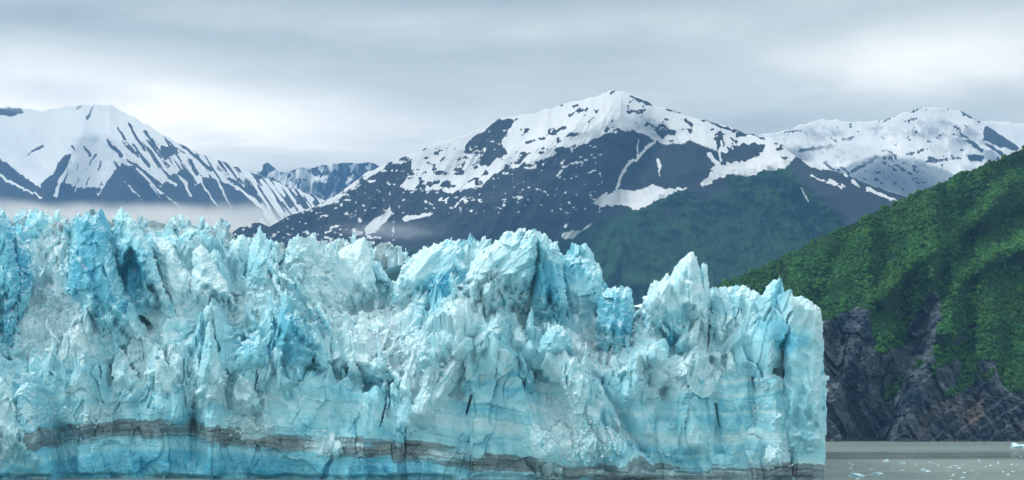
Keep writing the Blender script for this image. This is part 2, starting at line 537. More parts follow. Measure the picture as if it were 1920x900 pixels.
def c_snow(x, y, P):
    q = np.stack([x.ravel(), y.ravel(), 0 * x.ravel()], 1).astype(f4)
    lean = np.where(x < 1150, 0.75, -0.5).ravel().astype(f4)
    u = q[:, 0] + lean * q[:, 1]
    wob = fbm(np.stack([q[:, 0] / 26, q[:, 1] / 18, 0 * u], 1), 41, 5, 0.6)
    drip = fbm(np.stack([u / 7, q[:, 1] / 34, 0 * u], 1), 42, 4, 0.6)
    wx = (x.ravel() + 5 * wob).reshape(x.shape)
    wy = (y.ravel() + 5 * drip).reshape(x.shape)
    line = interp([(300, 470), (440, 420), (560, 404), (620, 388), (665, 362), (690, 345), (730, 322), (745, 352), (768, 366), (800, 362), (850, 366), (900, 352), (950, 322), (1000, 310), (1050, 292),
                   (1085, 277), (1120, 268), (1150, 254), (1185, 250), (1215, 262), (1245, 280), (1290, 272), (1330, 285), (1360, 300),
                   (1420, 300), (1460, 312), (1478, 316), (1490, 296), (1520, 318), (1560, 326), (1640, 352), (1700, 372), (2100, 560)], wx)
    s = (line - wy) / 16.0 + 0.12
    # dark rock islands showing through the snow
    dark = polys(wx, wy, [[(938, 222), (962, 226), (940, 262), (952, 290), (905, 312), (893, 300), (918, 280), (868, 288), (880, 262), (915, 240)],
                          [(772, 300), (770, 322), (742, 352), (748, 396), (690, 420), (625, 400), (682, 362), (690, 335), (730, 308)],
                          [(1186, 210), (1200, 205), (1196, 213)], [(1225, 240), (1262, 250), (1240, 262)],
                          [(1340, 262), (1350, 240), (1358, 268), (1346, 285)],
                          [(1350, 290), (1395, 268), (1438, 268), (1420, 290), (1372, 322), (1352, 318)]])
    dark = np.maximum(dark, strokes(wx, wy, [(1.5, 3.0, [(1180, 180), (1222, 196)]), (1, 2, [(1250, 204), (1275, 212)]), (1.5, 3, [(1315, 224), (1395, 249)]),
                                             (1, 2.6, [(1395, 249), (1440, 258)]), (3, 1, [(1178, 212), (1198, 206)]), (2, 1, [(1183, 192), (1186, 186)]), (3, 2, [(1144, 176), (1150, 172)]),
                                             (3, 3, [(1245, 238), (1262, 248)]), (3, 2, [(1285, 225), (1300, 236)]), (2.5, 2, [(1210, 232), (1240, 240)]),
                                             (2, 3, [(1030, 250), (1060, 236)]), (2, 2.4, [(990, 270), (1012, 262)]), (2, 3, [(1070, 216), (1085, 208)])]))
    spots = fbm(np.stack([u / 15, q[:, 1] / 9, 0 * u], 1), 44, 5, 0.65)
    h = np.clip((q[:, 1] - 175) / 110, 0.0, 1)
    spots = (spots - (0.72 - 0.36 * h)) * 2.2
    s = np.minimum(s.ravel(), 1.2)
    s = np.minimum(s, 0.5 - np.maximum(dark.ravel() / 6.0, spots))
    patch = strokes(wx, wy, [(2.5, 3.0, [(1228, 262), (1192, 296), (1166, 322), (1158, 352)]), (1.2, 1.6, [(1196, 262), (1192, 292)]),
                             (5, 3, [(1330, 290), (1352, 315), (1318, 345), (1360, 325), (1440, 300)]), (2, 2, [(1352, 262), (1350, 300)]),
                             (2.5, 1.5, [(1055, 312), (1095, 305)]), (2, 1.5, [(1045, 332), (1052, 322)]), (5, 2.5, [(760, 412), (808, 402)]),
                             (2, 1, [(850, 385), (870, 368)]), (2, 1.4, [(1232, 300), (1238, 330)]), (1.6, 1.2, [(1500, 352), (1516, 378)]),
                             (2, 1, [(1058, 426), (1066, 418)]), (1.5, 1.2, [(1095, 428), (1108, 418)]), (3, 1.5, [(1598, 342), (1614, 352)]), (3.5, 2, [(1628, 356), (1668, 374)]), (2, 2, [(1556, 344), (1582, 350)]), (2.4, 1.5, [(1648, 362), (1692, 380)]), (2, 1.4, [(1520, 330), (1545, 340)])])
    patch = np.maximum(patch, polys(wx, wy, [[(1113, 380), (1122, 366), (1150, 360), (1166, 352), (1188, 358), (1222, 348), (1232, 352), (1268, 356), (1292, 352), (1250, 368), (1212, 388), (1190, 396), (1180, 384), (1130, 388)],
                                             [(680, 428), (702, 412), (722, 402), (732, 388), (735, 400), (722, 416), (706, 432), (686, 440)],
                                             [(1054, 446), (1058, 436), (1080, 432), (1092, 430), (1078, 444), (1066, 448)],
                                             [(1330, 318), (1352, 308), (1400, 300), (1450, 290), (1478, 306), (1470, 318), (1430, 322), (1405, 330), (1372, 326)],
                                             [(1545, 345), (1558, 336), (1572, 342), (1560, 350)]]))
    s = np.maximum(s, 0.5 + patch.ravel() / 5.0)
    low = fbm(np.stack([q[:, 0] / 9, q[:, 1] / 5, 0 * u], 1), 47, 4, 0.6) - 0.46
    zone = np.where((x < 740) & (y > 370), 1.0, np.where((x < 1130) & (y < 400), 0.55, 0.0)).ravel()
    s = np.maximum(s, np.where(zone > 0, 0.5 + (low - 0.14 * (zone < 0.9)) * 2.6, -0.5))
    return np.clip(s, -0.5, 1.5)


def c_veg(x, y, P):
    q = np.stack([x.ravel(), y.ravel(), 0 * x.ravel()], 1).astype(f4)
    n = fbm(np.stack([q[:, 0] / 60, q[:, 1] / 40, 0 * q[:, 0]], 1), 51, 5, 0.6)
    line = interp([(300, 560), (800, 470), (1000, 455), (1100, 432), (1200, 398), (1300, 362), (1400, 332), (1470, 290), (1490, 330), (1560, 392), (1620, 440), (1800, 500), (2100, 600)], x.ravel())
    return np.clip(0.5 + (y.ravel() - line + 34 * n) / 60.0, -0.4, 1.3)


M_ROCKC = mountain_material('dark_mountain', (0.021, 0.029, 0.040), (0.034, 0.041, 0.050), (0.014, 0.055, 0.022), (0.80, 0.82, 0.84), 0.02)
build_mountain('mountain', 'dark snow-capped mountain with green lower slopes behind the ice', SKY_C, 4300, (300, 2080), 1.55, 250, 790, 1.15, M_ROCKC,
               c_shape, c_snow, c_veg, 31, 'mountains around the bay')

# left mountain
SKY_L = [(-300, 240), (-160, 215), (-60, 205), (0, 199), (40, 203), (75, 208), (120, 200), (160, 197), (205, 197), (240, 214), (270, 230), (300, 250), (340, 272),
         (400, 297), (440, 312), (480, 326), (540, 350), (580, 364), (620, 380), (720, 430), (900, 520)]


def l_shape(x, y, P):
    q = np.stack([x.ravel(), y.ravel(), 0 * x.ravel()], 1).astype(f4)
    u = q[:, 0] - 0.6 * q[:, 1]
    g = ridged(np.stack([u / 46, q[:, 1] / 200, 0 * u], 1), 61, 5, 0.55)
    b = fbm(P / 700.0, 63, 5, 0.55)
    s1, _ = seg_dist(x, y, [(190, 198), (260, 300), (330, 380), (420, 470)])
    s2, _ = seg_dist(x, y, [(150, 200), (130, 290), (90, 370)])
    return -g * 46 + 23 - b * 40 - 170 * np.exp(-(s1.ravel() / 40) ** 2) - 110 * np.exp(-(s2.ravel() / 36) ** 2)


def l_snow(x, y, P):
    q = np.stack([x.ravel(), y.ravel(), 0 * x.ravel()], 1).astype(f4)
    lean = np.where(x < 190, 0.35, -0.72).ravel().astype(f4)
    u = q[:, 0] + lean * q[:, 1]
    wob = fbm(np.stack([q[:, 0] / 16, q[:, 1] / 16, 0 * u], 1), 71, 5, 0.6)
    wx = (x.ravel() + 3.5 * wob).reshape(x.shape)
    st = fbm(np.stack([u / 5.5, q[:, 1] / 46, 0 * u], 1), 72, 4, 0.55)
    wy = (y.ravel() + 3 * st).reshape(x.shape)
    dark = polys(wx, wy, [[(78, 345), (100, 325), (120, 292), (134, 290), (128, 312), (108, 340), (150, 352), (190, 352), (205, 330), (228, 306), (258, 314), (280, 332), (300, 352),
                           (318, 330), (340, 318), (352, 322), (368, 350), (384, 332), (400, 334), (440, 350), (470, 372), (500, 392), (480, 420), (60, 420)],
                          [(0, 298), (22, 312), (60, 342), (95, 366), (60, 420), (-300, 420), (-300, 250)],
                          [(304, 272), (330, 276), (338, 288), (318, 290), (312, 300), (300, 288)],
                          [(-10, 203), (38, 203), (48, 212), (20, 218), (-10, 214)]])
    ribs = strokes(wx, wy, [(2.4, 1.2, [(243, 232), (262, 268), (272, 282)]), (2, 3, [(222, 238), (236, 262)]), (2, 4, [(200, 262), (225, 292)]), (3, 1.5, [(270, 246), (300, 285)]),
                            (2, 3, [(250, 270), (280, 310)]), (1.6, 2.5, [(228, 262), (250, 286)]), (2, 2, [(285, 262), (310, 300)]), (2, 3, [(330, 262), (395, 318)]), (1.6, 1, [(305, 258), (350, 290)]),
                            (1.4, 3, [(178, 198), (165, 220)]), (3, 1, [(80, 275), (50, 290)]), (1, 3, [(140, 205), (150, 198)]), (3, 2, [(355, 300), (372, 330)]), (2, 3, [(240, 300), (300, 345)]),
                            (3, 3, [(160, 278), (168, 290)]), (3, 1, [(178, 290), (168, 310)]), (2, 1, [(135, 276), (142, 284)]), (2.5, 3.5, [(430, 335), (470, 362)]), (2, 3, [(460, 340), (480, 362)]),
                            (4, 5, [(535, 372), (545, 385)]), (4, 4, [(560, 378), (572, 388)]), (4, 4, [(590, 380), (600, 392)])])
    streak = (st - 0.40) * 1.6 - 1.5 * (1 - np.clip((q[:, 0] - 190) / 60, 0, 1) * np.clip((q[:, 1] - 225) / 40, 0, 1))
    st2 = fbm(np.stack([u / 2.6, q[:, 1] / 26, 0 * u], 1), 74, 3, 0.55)
    streak = np.maximum(streak, (st2 - 0.5) * 1.6 - 1.5 * (1 - np.clip((q[:, 0] - 60) / 60, 0, 1) * np.clip((q[:, 1] - 262) / 40, 0, 1)))
    s = 0.5 - np.maximum(np.maximum(dark, ribs).ravel() / 4.0, streak)
    chute = strokes(wx, wy, [(1.5, 3, [(142, 298), (112, 345), (104, 368)]), (1.2, 1, [(152, 318), (140, 360)]), (2, 1, [(176, 300), (164, 338)]), (2, 1.4, [(210, 325), (182, 365)]), (2.5, 1, [(255, 316), (300, 360), (340, 392)]),
                             (2, 2.5, [(300, 330), (330, 348)]), (2.6, 2, [(320, 318), (350, 345), (358, 366)]), (2.4, 1.2, [(372, 330), (390, 360), (408, 388)]), (2, 1.4, [(410, 340), (432, 388)]),
                             (3, 2, [(445, 352), (500, 396)]), (2, 1, [(280, 345), (300, 370)]), (1.2, 1.2, [(230, 340), (265, 375)]), (3, 2, [(0, 330), (40, 352), (80, 372)])])
    s = np.maximum(s, 0.5 + chute.ravel() / 4.0 + 0.15 * wob)
    return np.clip(s, -0.5, 1.5)


def no_veg(x, y, P):
    return np.full(x.size, -0.5)


M_ROCKL = mountain_material('blue_grey_mountain', (0.034, 0.040, 0.052), (0.050, 0.056, 0.068), (0.02, 0.05, 0.03), (0.86, 0.875, 0.885), 0.012)
build_mountain('mountain', 'white mountain streaked with dark ribs, rising from fog on the left', SKY_L, 6600, (-300, 880), 1.4, 190, 790, 1.1, M_ROCKL,
               l_shape, l_snow, no_veg, 61, 'mountains around the bay')

# small blue peaks between the two
SKY_M = [(380, 400), (440, 350), (484, 322), (494, 308), (502, 302), (508, 308), (520, 318), (545, 320), (570, 314), (600, 312), (622, 306), (650, 307), (690, 303), (712, 310), (760, 330), (860, 380), (980, 440)]


def m_shape(x, y, P):
    return -ridged(np.stack([x.ravel() / 22, y.ravel() / 40, 0 * x.ravel()], 1).astype(f4), 81, 5, 0.55) * 420 + 200


def m_snow(x, y, P):
    q = np.stack([x.ravel(), y.ravel(), 0 * x.ravel()], 1).astype(f4)
    n = fbm(np.stack([q[:, 0] / 10, q[:, 1] / 13, 0 * q[:, 0]], 1), 83, 5, 0.62)
    st = fbm(np.stack([(q[:, 0] + 0.5 * q[:, 1]) / 6, q[:, 1] / 34, 0 * q[:, 0]], 1), 84, 4, 0.6)
    pk = np.exp(-((q[:, 0] - 503) / 12) ** 2) * np.clip((326 - q[:, 1]) / 12, 0, 1) * 1.1
    rt = np.clip((q[:, 0] - 590) / 40, 0, 1) * 0.25
    return np.clip(0.66 + 0.5 * n + 0.4 * st - pk - rt, -0.5, 1.5)


M_ROCKM = mountain_material('far_blue_mountain', (0.035, 0.045, 0.060), (0.05, 0.06, 0.075), (0.02, 0.05, 0.03), (0.82, 0.85, 0.87), 0.01)
build_mountain('mountain', 'far small blue rocky peaks streaked with snow between two larger mountains', SKY_M, 8800, (380, 980), 1.6, 150, 790, 0.9, M_ROCKM,
               m_shape, m_snow, no_veg, 81, 'mountains around the bay')

# white mountain on the right
SKY_R = [(1250, 330), (1350, 280), (1430, 253), (1470, 246), (1510, 232), (1545, 223), (1600, 229), (1650, 226), (1690, 212), (1712, 205), (1732, 201), (1770, 203), (1800, 207),
         (1830, 224), (1850, 236), (1880, 254), (1905, 270), (1930, 292), (1990, 330), (2100, 380), (2300, 470)]


def r_shape(x, y, P):
    q = np.stack([x.ravel(), y.ravel(), 0 * x.ravel()], 1).astype(f4)
    g = ridged(np.stack([(q[:, 0] - 0.8 * q[:, 1]) / 60, q[:, 1] / 90, 0 * q[:, 0]], 1), 91, 5, 0.55)
    s1, _ = seg_dist(x, y, [(1560, 318), (1640, 292), (1720, 300), (1800, 330)])
    return -g * 170 + 85 - fbm(P / 800.0, 92, 5, 0.5) * 130 - 380 * np.exp(-(s1.ravel() / 22) ** 2)


def r_snow(x, y, P):
    q = np.stack([x.ravel(), y.ravel(), 0 * x.ravel()], 1).astype(f4)
    n = fbm(np.stack([q[:, 0] / 12, q[:, 1] / 6, 0 * q[:, 0]], 1), 93, 5, 0.66)
    st = fbm(np.stack([(q[:, 0] - 1.4 * q[:, 1]) / 5, (q[:, 0] * 0.6 + q[:, 1]) / 40, 0 * q[:, 0]], 1), 94, 4, 0.6)
    w = (x.ravel() + 3 * n).reshape(x.shape); wy = (y.ravel() + 4 * st).reshape(x.shape)
    dark = polys(w, wy, [[(1848, 234), (1862, 238), (1885, 256), (1912, 274), (1905, 284), (1888, 278), (1862, 270), (1842, 262)], [(1812, 294), (1826, 288), (1846, 294), (1840, 302), (1820, 303)]])
    dark = np.maximum(dark, strokes(w, wy, [(1, 3, [(1790, 240), (1840, 282)]), (2, 1, [(1802, 208), (1828, 226)]), (3, 2, [(1590, 325), (1640, 296), (1680, 294)]), (2.5, 2, [(1740, 302), (1800, 295)]),
                                            (3, 3, [(1500, 282), (1560, 274)]), (2, 1.4, [(1700, 208), (1740, 203)]), (2, 2, [(1700, 226), (1720, 222)]), (2.5, 1.5, [(1700, 288), (1740, 280)]),
                                            (3, 1, [(1680, 214), (1650, 230)]), (2, 2, [(1470, 248), (1500, 244)]), (2, 3, [(1580, 262), (1600, 258)]), (3, 2, [(1850, 270), (1880, 290)])]))
    bare = np.clip((n * 0.7 + st * 0.5 - 0.30) * 1.5, -1, 1)
    band = np.exp(-((q[:, 1] - (305 - 0.02 * (q[:, 0] - 1700))) / 34) ** 2)
    s = 0.5 - np.maximum(dark.ravel() / 4.5, bare - 0.42 + 0.40 * band)
    return np.clip(s, -0.5, 1.5)


M_ROCKR = mountain_material('white_mountain', (0.036, 0.040, 0.05), (0.055, 0.058, 0.066), (0.02, 0.05, 0.03), (0.86, 0.87, 0.88), 0.012)
build_mountain('mountain', 'white snow-covered mountain behind the green hillside', SKY_R, 6600, (1250, 2250), 1.5, 170, 790, 1.0, M_ROCKR,
               r_shape, r_snow, no_veg, 91, 'mountains around the bay')
build_mountain('mountain', 'pale snow slope at the frame edge beyond the white mountain', [(1700, 300), (1780, 235), (1830, 226), (1880, 227), (1920, 232), (2000, 240), (2200, 290), (2350, 380)],
               9000, (1700, 2330), 4.0, 60, 790, 0.9, M_ROCKR, lambda x, y, P: -fbm(P / 900.0, 95, 4) * 200, lambda x, y, P: np.full(x.size, 1.2), no_veg, 97, 'mountains around the bay')


# ---- green hillside with rock cliff ---------------------------------------------
SKY_H = [(900, 775), (1100, 668), (1200, 612), (1280, 568), (1330, 543), (1400, 513), (1470, 481), (1530, 451), (1600, 419), (1680, 381), (1720, 362), (1770, 341), (1830, 316), (1870, 300), (1920, 279), (2050, 225), (2300, 150)]
ROCK_POLY = [(1480, 640), (1545, 602), (1580, 590), (1612, 578), (1636, 580), (1632, 600), (1640, 630), (1644, 662), (1662, 668), (1690, 640), (1706, 616), (1742, 552), (1757, 546), (1764, 566), (1764, 615),
             (1756, 640), (1748, 664), (1762, 690), (1796, 676), (1806, 690), (1790, 716), (1806, 738), (1826, 722), (1838, 684), (1862, 680), (1880, 716), (1898, 735), (1920, 735), (1970, 716), (2060, 700), (2350, 690),
             (2350, 850), (1480, 850)]


def build_hillside():
    xs = np.arange(1000, 2240, 2.0)
    nc, rows = len(xs), 300
    top = interp(SKY_H, xs) - fbm(np.stack([xs / 22, 0 * xs, 0 * xs], 1), 5, 4) * 2.0
    t = np.linspace(0, 1, rows)[:, None] ** 0.92
    ybot = 834.0
    y = ybot + (top[None] - ybot) * t
    x = np.broadcast_to(xs, y.shape).copy()
    q = np.stack([x.ravel() / 22, y.ravel() / 22, 0 * x.ravel()], 1).astype(f4)
    wx = x + 7 * fbm(q, 101, 4).reshape(x.shape)
    wy = y + 7 * fbm(q, 102, 4).reshape(x.shape)
    rk = sdf(wx, wy, ROCK_POLY)
    rk = np.minimum(rk, 60)
    # stray bare ledges among the bushes
    rk = np.maximum(rk, strokes(wx, wy, [(5, 3, [(1790, 648), (1812, 628), (1832, 616)]), (3, 2, [(1700, 585), (1690, 600)])]))
    bushy = strokes(wx, wy, [(9, 6, [(1665, 738), (1690, 715)]), (9, 5, [(1782, 738), (1800, 728)]), (7, 4, [(1846, 705), (1860, 700)]), (6, 4, [(1712, 690), (1730, 678)]), (5, 4, [(1745, 705), (1752, 690)])])
    veg = np.where(bushy > 0, 1.0, smooth(3, -3, rk))
    # slope: steep on the rock, gentler under the bushes; depth by adding up the rise
    k = np.where(rk > 0, 0.42, 1.35)
    k = np.where(y > 760, np.minimum(k, 0.5), k)
    for _ in range(10):
        k = (k + np.roll(k, 1, 0) + np.roll(k, -1, 0) + np.roll(k, 1, 1) + np.roll(k, -1, 1)) / 5
    dyr = np.diff(y, axis=0, prepend=y[:1])
    dep = 1409.0 * np.exp(np.cumsum(-dyr * k / F, axis=0))

    def ridge(pts, amp, sig):
        d, _ = seg_dist(x, y, pts)
        return amp * np.exp(-(d / sig) ** 2)
    dep += ridge([(1930, 300), (1875, 335), (1835, 378), (1785, 440), (1742, 470), (1715, 520)], 34, 20)
    dep += ridge([(1960, 395), (1890, 420), (1830, 470), (1770, 530), (1752, 560), (1700, 640)], 40, 22)
    dep += ridge([(1890, 345), (1840, 400), (1790, 436), (1720, 490), (1650, 560)], -52, 20)
    dep += ridge([(1980, 445), (1900, 468), (1840, 490), (1800, 520), (1772, 560), (1765, 620)], -60, 24)
    dep += ridge([(1690, 480), (1660, 560), (1650, 660)], -22, 20)
    dep += ridge([(1700, 540), (1690, 600)], 26, 16)
    dep += ridge([(1750, 560), (1720, 640), (1670, 720), (1640, 830)], 40, 34)
    dep += ridge([(1560, 640), (1590, 720), (1600, 830)], 22, 22)
    dep += ridge([(1625, 590), (1600, 660), (1570, 740)], -16, 16)
    dep += ridge([(1760, 640), (1720, 700), (1700, 760), (1690, 830)], -22, 26)
    dep += ridge([(1600, 430), (1560, 500), (1530, 590)], 22, 18)
    Pw = wpos(x, y, dep).reshape(-1, 3).astype(f4)
    rockw = smooth(-4, 6, rk).ravel()
    # broken strata dipping to the left: fractured blocks in a sheared frame
    S = Pw.copy(); S[:, 0] = Pw[:, 0] + 0.55 * Pw[:, 2]
    f1, k1 = facet(S / np.array([34, 30, 60], f4), 111, 1.2, 0.25)
    f2, k2 = facet(S / np.array([12, 12, 24], f4), 112, 1.8, 0.25)
    f3, _ = facet(S / np.array([5, 5, 9], f4), 113, 1.6, 0.2)
    b = fbm(Pw / 60, 114, 5, 0.55)
    jo = joints(Pw, (0.80, -0.25, 0.55), 21, 117, 0.86) * 9 + joints(Pw, (0.86, -0.2, 0.42), 7.5, 118, 0.84) * 3.4 + joints(Pw, (-0.55, -0.1, 0.83), 13, 119, 0.8) * 3.6 + joints(Pw, (0.2, 0.1, 0.97), 5.0, 120, 0.75) * 1.0
    off = rockw * (-f1 * 12 - jo + 6 - f2 * 3.0 - f3 * 1.2 - b * 4) + (1 - rockw) * (-ridged(Pw / 75, 115, 4) * 16 - b * 6)
    off = off.reshape(x.shape) * np.clip(t / 0.03, 0, 1) * (0.3 + 0.7 * np.clip((1 - t) / 0.08, 0, 1))
    V = wpos(x, y, dep + off)
    warm = fbm(Pw / 40, 116, 4).reshape(x.shape) * 0.6 + smooth(1640, 1800, x - 0.55 * (830 - y)) * smooth(560, 760, y) * 0.75
    warm = warm + ridge([(1840, 740), (1828, 790)], 0.7, 14) + ridge([(1745, 770), (1725, 815)], 0.7, 10) + ridge([(1556, 690), (1560, 760)], 0.6, 9)
    tail = []
    for i in range(1, 13):
        qv = V[-1].copy(); qv[:, 1] += 30.0 * i; qv[:, 2] = V[-1][:, 2] * (1 - (i / 12) ** 1.3) - (i == 12)
        tail.append(qv[None])
    nb = len(tail)
    V2 = np.concatenate([V] + tail)
    V2[0, :, 2] = -1.0
    pad = lambda a: np.concatenate([a, np.repeat(a[-1:], nb, 0)])
    m = Mat('slate_cliff')
    vg, wa = m.attr('veg'), m.attr('warm')
    n1 = m.noise(0.05, 6, 0.62, sc=(1, 1, 0.5))
    n2 = m.noise(0.35, 5, 0.65)
    n3 = m.noise(0.16, 5, 0.62, sc=(1, 1, 0.35), dist=0.2)
    c = m.mix(m.ss(m.math('ADD', m.math('MULTIPLY', n1, 0.6), m.math('MULTIPLY', m.attr('block'), 0.42)), 0.32, 0.72), (0.024, 0.042, 0.068), (0.115, 0.148, 0.182))
    w = m.math('ADD', wa, m.math('MULTIPLY', m.math('SUBTRACT', n1, 0.5), 1.2))
    c = m.mix(m.math('MULTIPLY', m.ss(w, 0.55, 1.2), 0.6), c, m.mix(m.ss(n2, 0.35, 0.7), (0.095, 0.09, 0.09), (0.22, 0.20, 0.185)))
    c = m.mix(m.math('MULTIPLY', m.ss(w, 1.2, 1.6), 0.45), c, (0.21, 0.15, 0.115))
    c = m.mix(m.math('MULTIPLY', m.ss(n3, 0.57, 0.70), 0.65), c, (0.27, 0.275, 0.285))
    c = m.mix(m.math('MULTIPLY', m.ss(n2, 0.62, 0.75), 0.4), c, (0.20, 0.20, 0.21))
    gr = m.mix(m.ss(n2, 0.3, 0.7), (0.012, 0.04, 0.014), (0.03, 0.085, 0.024))
    c = m.mix(m.ss(vg, 0.4, 0.6), c, gr)
    m.bump(m.math('ADD', n2, n3), 0.5, 1.2)
    mat = m.done(c, 0.8, 0.2)
    o = link('hillside', make_mesh('hillside', V2.reshape(-1, 3), grid_faces(V2.shape[0], nc), {'veg': pad(veg), 'warm': pad(warm), 'block': pad((0.5 * k1 + 0.5 * k2).reshape(x.shape))}, False), mat)
    tag(o, 'steep green hillside ending in a dark slate sea cliff', 'hillside', kind='structure')
    return x, y, V, veg


HX, HY, HV, HVEG = build_hillside()


# ---- bushes -----------------------------------------------------------------------
def leaf_material():
    m = Mat('alder_leaves')
    oi = m.n.new('ShaderNodeObjectInfo')
    r = oi.outputs['Random']
    n = m.noise(0.012, 4, 0.55)
    n2 = m.noise(0.7, 3, 0.6)
    ta = m.n.new('ShaderNodeAttribute'); ta.attribute_type = 'INSTANCER'; ta.attribute_name = 'tone'
    c = m.mix(m.ss(m.math('ADD', m.math('MULTIPLY', r, 0.7), m.math('MULTIPLY', ta.outputs['Fac'], 0.6)), 0.05, 1.0), (0.022, 0.118, 0.042), (0.078, 0.255, 0.056))
    c = m.mix(m.ss(n, 0.42, 0.66), c, (0.060, 0.175, 0.034))
    c = m.mix(m.math('MULTIPLY', m.ss(n2, 0.5, 0.75), 0.5), c, (0.06, 0.22, 0.07))
    m.b.inputs['Subsurface Weight'].default_value = 0.0
    return m.done(c, 0.6, 0.25)


M_LEAF = leaf_material()
mm = Mat('bark'); M_BARK = mm.done(mm.mix(mm.noise(2.0), (0.06, 0.05, 0.04), (0.12, 0.10, 0.085)), 0.9, 0.1)


def bush_mesh(seed, n=230):
    """leaf clumps through a lumpy crown about 2 m in radius, standing on z = 0"""
    g = np.random.default_rng(seed)
    lobes = [(0, 0, 0.9, 1.45)] + [(g.uniform(-0.9, 0.9), g.uniform(-0.9, 0.9), g.uniform(0.6, 1.7), g.uniform(0.6, 1.0)) for _ in range(3)]
    vs, fs = [], []
    for i in range(n):
        lx, ly, lz, lr = lobes[g.integers(len(lobes))]
        d = g.normal(size=3); d /= np.linalg.norm(d)
        if d[2] < -0.5:
            d[2] = -d[2]
        c = np.array([lx, ly, lz]) + d * lr * g.uniform(0.65, 1.05)
        nrm = d + g.normal(size=3) * 0.28; nrm /= np.linalg.norm(nrm)
        a = np.cross(nrm, g.normal(size=3)); a /= np.linalg.norm(a); b = np.cross(nrm, a)
        s = g.uniform(0.40, 0.70)
        k = len(vs)
        vs += [c - a * s, c + b * s * 0.6, c + a * s, c - b * s * 0.6 + nrm * 0.1]
        fs.append([k, k + 1, k + 2, k + 3])
    return np.array(vs), np.array(fs)


BUSH_ME = []
for sd in range(5):
    v_, f_ = bush_mesh(200 + sd)
    me_ = make_mesh('bush_crown', v_, f_); me_.materials.append(M_LEAF)
    BUSH_ME.append(me_)


def build_thicket():
    """the alder thicket that covers the slope: nobody could count it"""
    g = np.random.default_rng(5)
    HXr, HYr, Vr = HX.ravel(), HY.ravel(), HV.reshape(-1, 3)
    area = np.broadcast_to(np.gradient(HV[..., 1], axis=0) + np.abs(np.gradient(HV[..., 2], axis=0)), HX.shape).ravel()
    w = (HVEG.ravel() > 0.55) * np.clip(area, 0.05, 10) * (HXr > 1250) * (HXr < 2200) * (HYr < 800)
    ids = g.choice(len(w), 33000, replace=True, p=w / w.sum())
    pts = Vr[ids] + g.normal(size=(len(ids), 3)) * np.array([0.9, 0.9, 0.2]) - np.array([0, 0, 0.5])
    me = bpy.data.meshes.new('thicket'); me.vertices.add(len(pts)); me.vertices.foreach_set('co', pts.astype(f4).ravel())
    big = fbm(pts.astype(f4) / 30, 7, 3)
    at = me.attributes.new('size', 'FLOAT', 'POINT')
    at.data.foreach_set('value', np.clip(g.gamma(5, 0.225, len(pts)) * (1 + 0.45 * big), 0.45, 2.4).astype(f4))
    px_, py_ = HXr[ids], HYr[ids]
    tone = 0.25 * big + 0.25 + 0.5 * smooth(1750, 1400, px_ + 0.5 * (py_ - 400)) * smooth(560, 420, py_)
    for st_ in ([(1890, 345), (1840, 400), (1790, 436), (1720, 490), (1650, 560)], [(1980, 445), (1900, 468), (1840, 490), (1800, 520)], [(1690, 610), (1650, 655)]):
        d_, _ = seg_dist(px_, py_, st_); tone = tone + 0.6 * np.exp(-(d_ / 12) ** 2)
    at = me.attributes.new('tone', 'FLOAT', 'POINT'); at.data.foreach_set('value', tone.astype(f4))
    o = link('thicket', me, None)
    tag(o, 'dense green alder thicket covering the hillside above the cliff', 'bushes', kind='stuff')
    coll = bpy.data.collections.new('bush_kinds')
    for me_ in BUSH_ME:
        coll.objects.link(bpy.data.objects.new('bush_crown', me_))
    ng = bpy.data.node_groups.new('scatter', 'GeometryNodeTree')
    ng.interface.new_socket('Geometry', in_out='INPUT', socket_type='NodeSocketGeometry')
    ng.interface.new_socket('Geometry', in_out='OUTPUT', socket_type='NodeSocketGeometry')
    N = ng.nodes; L = ng.links
    gi, go = N.new('NodeGroupInput'), N.new('NodeGroupOutput')
    ci = N.new('GeometryNodeCollectionInfo'); ci.inputs[0].default_value = coll
    ci.inputs['Separate Children'].default_value = True; ci.inputs['Reset Children'].default_value = True
    iop = N.new('GeometryNodeInstanceOnPoints'); iop.inputs['Pick Instance'].default_value = True
    rv = N.new('FunctionNodeRandomValue'); rv.data_type = 'FLOAT_VECTOR'
    rv.inputs[0].default_value = (-0.25, -0.25, 0); rv.inputs[1].default_value = (0.25, 0.25, 6.28)
    na = N.new('GeometryNodeInputNamedAttribute'); na.data_type = 'FLOAT'; na.inputs['Name'].default_value = 'size'
    L.new(gi.outputs[0], iop.inputs['Points']); L.new(ci.outputs[0], iop.inputs['Instance'])
    L.new(rv.outputs[0], iop.inputs['Rotation']); L.new(na.outputs['Attribute'], iop.inputs['Scale'])
    L.new(iop.outputs[0], go.inputs[0])
    md = o.modifiers.new('scatter', 'NODES'); md.node_group = ng


build_thicket()


# ================================================================== GLACIER
glacier = bpy.data.objects.new('glacier', None)
glacier.location = (0, 573, 0)
COL.objects.link(glacier)
tag(glacier, 'huge jagged blue-white glacier front standing in the water', 'glacier')
GLOC = np.array([0, 573, 0], float)
MPX = 573.0 / F       # metres per photograph pixel at the ice front

# crest of the front ice body (the free-standing seracs rise above it)
TOP_B = [(-260, 455), (-60, 440), (0, 440), (60, 452), (100, 442), (135, 425), (200, 430), (260, 440), (330, 455), (420, 470), (470, 470), (540, 462), (600, 470), (690, 478), (722, 512), (745, 532),
         (770, 492), (800, 470), (840, 456), (868, 452), (900, 470), (930, 458), (960, 446), (1005, 442), (1030, 455), (1050, 478), (1090, 492), (1122, 512), (1128, 540), (1150, 552), (1182, 556), (1190, 582),
         (1215, 592), (1330, 575), (1338, 548), (1360, 540), (1395, 540), (1427, 548), (1470, 556), (1500, 560), (1525, 571), (1538, 586), (1545, 620), (1560, 640)]
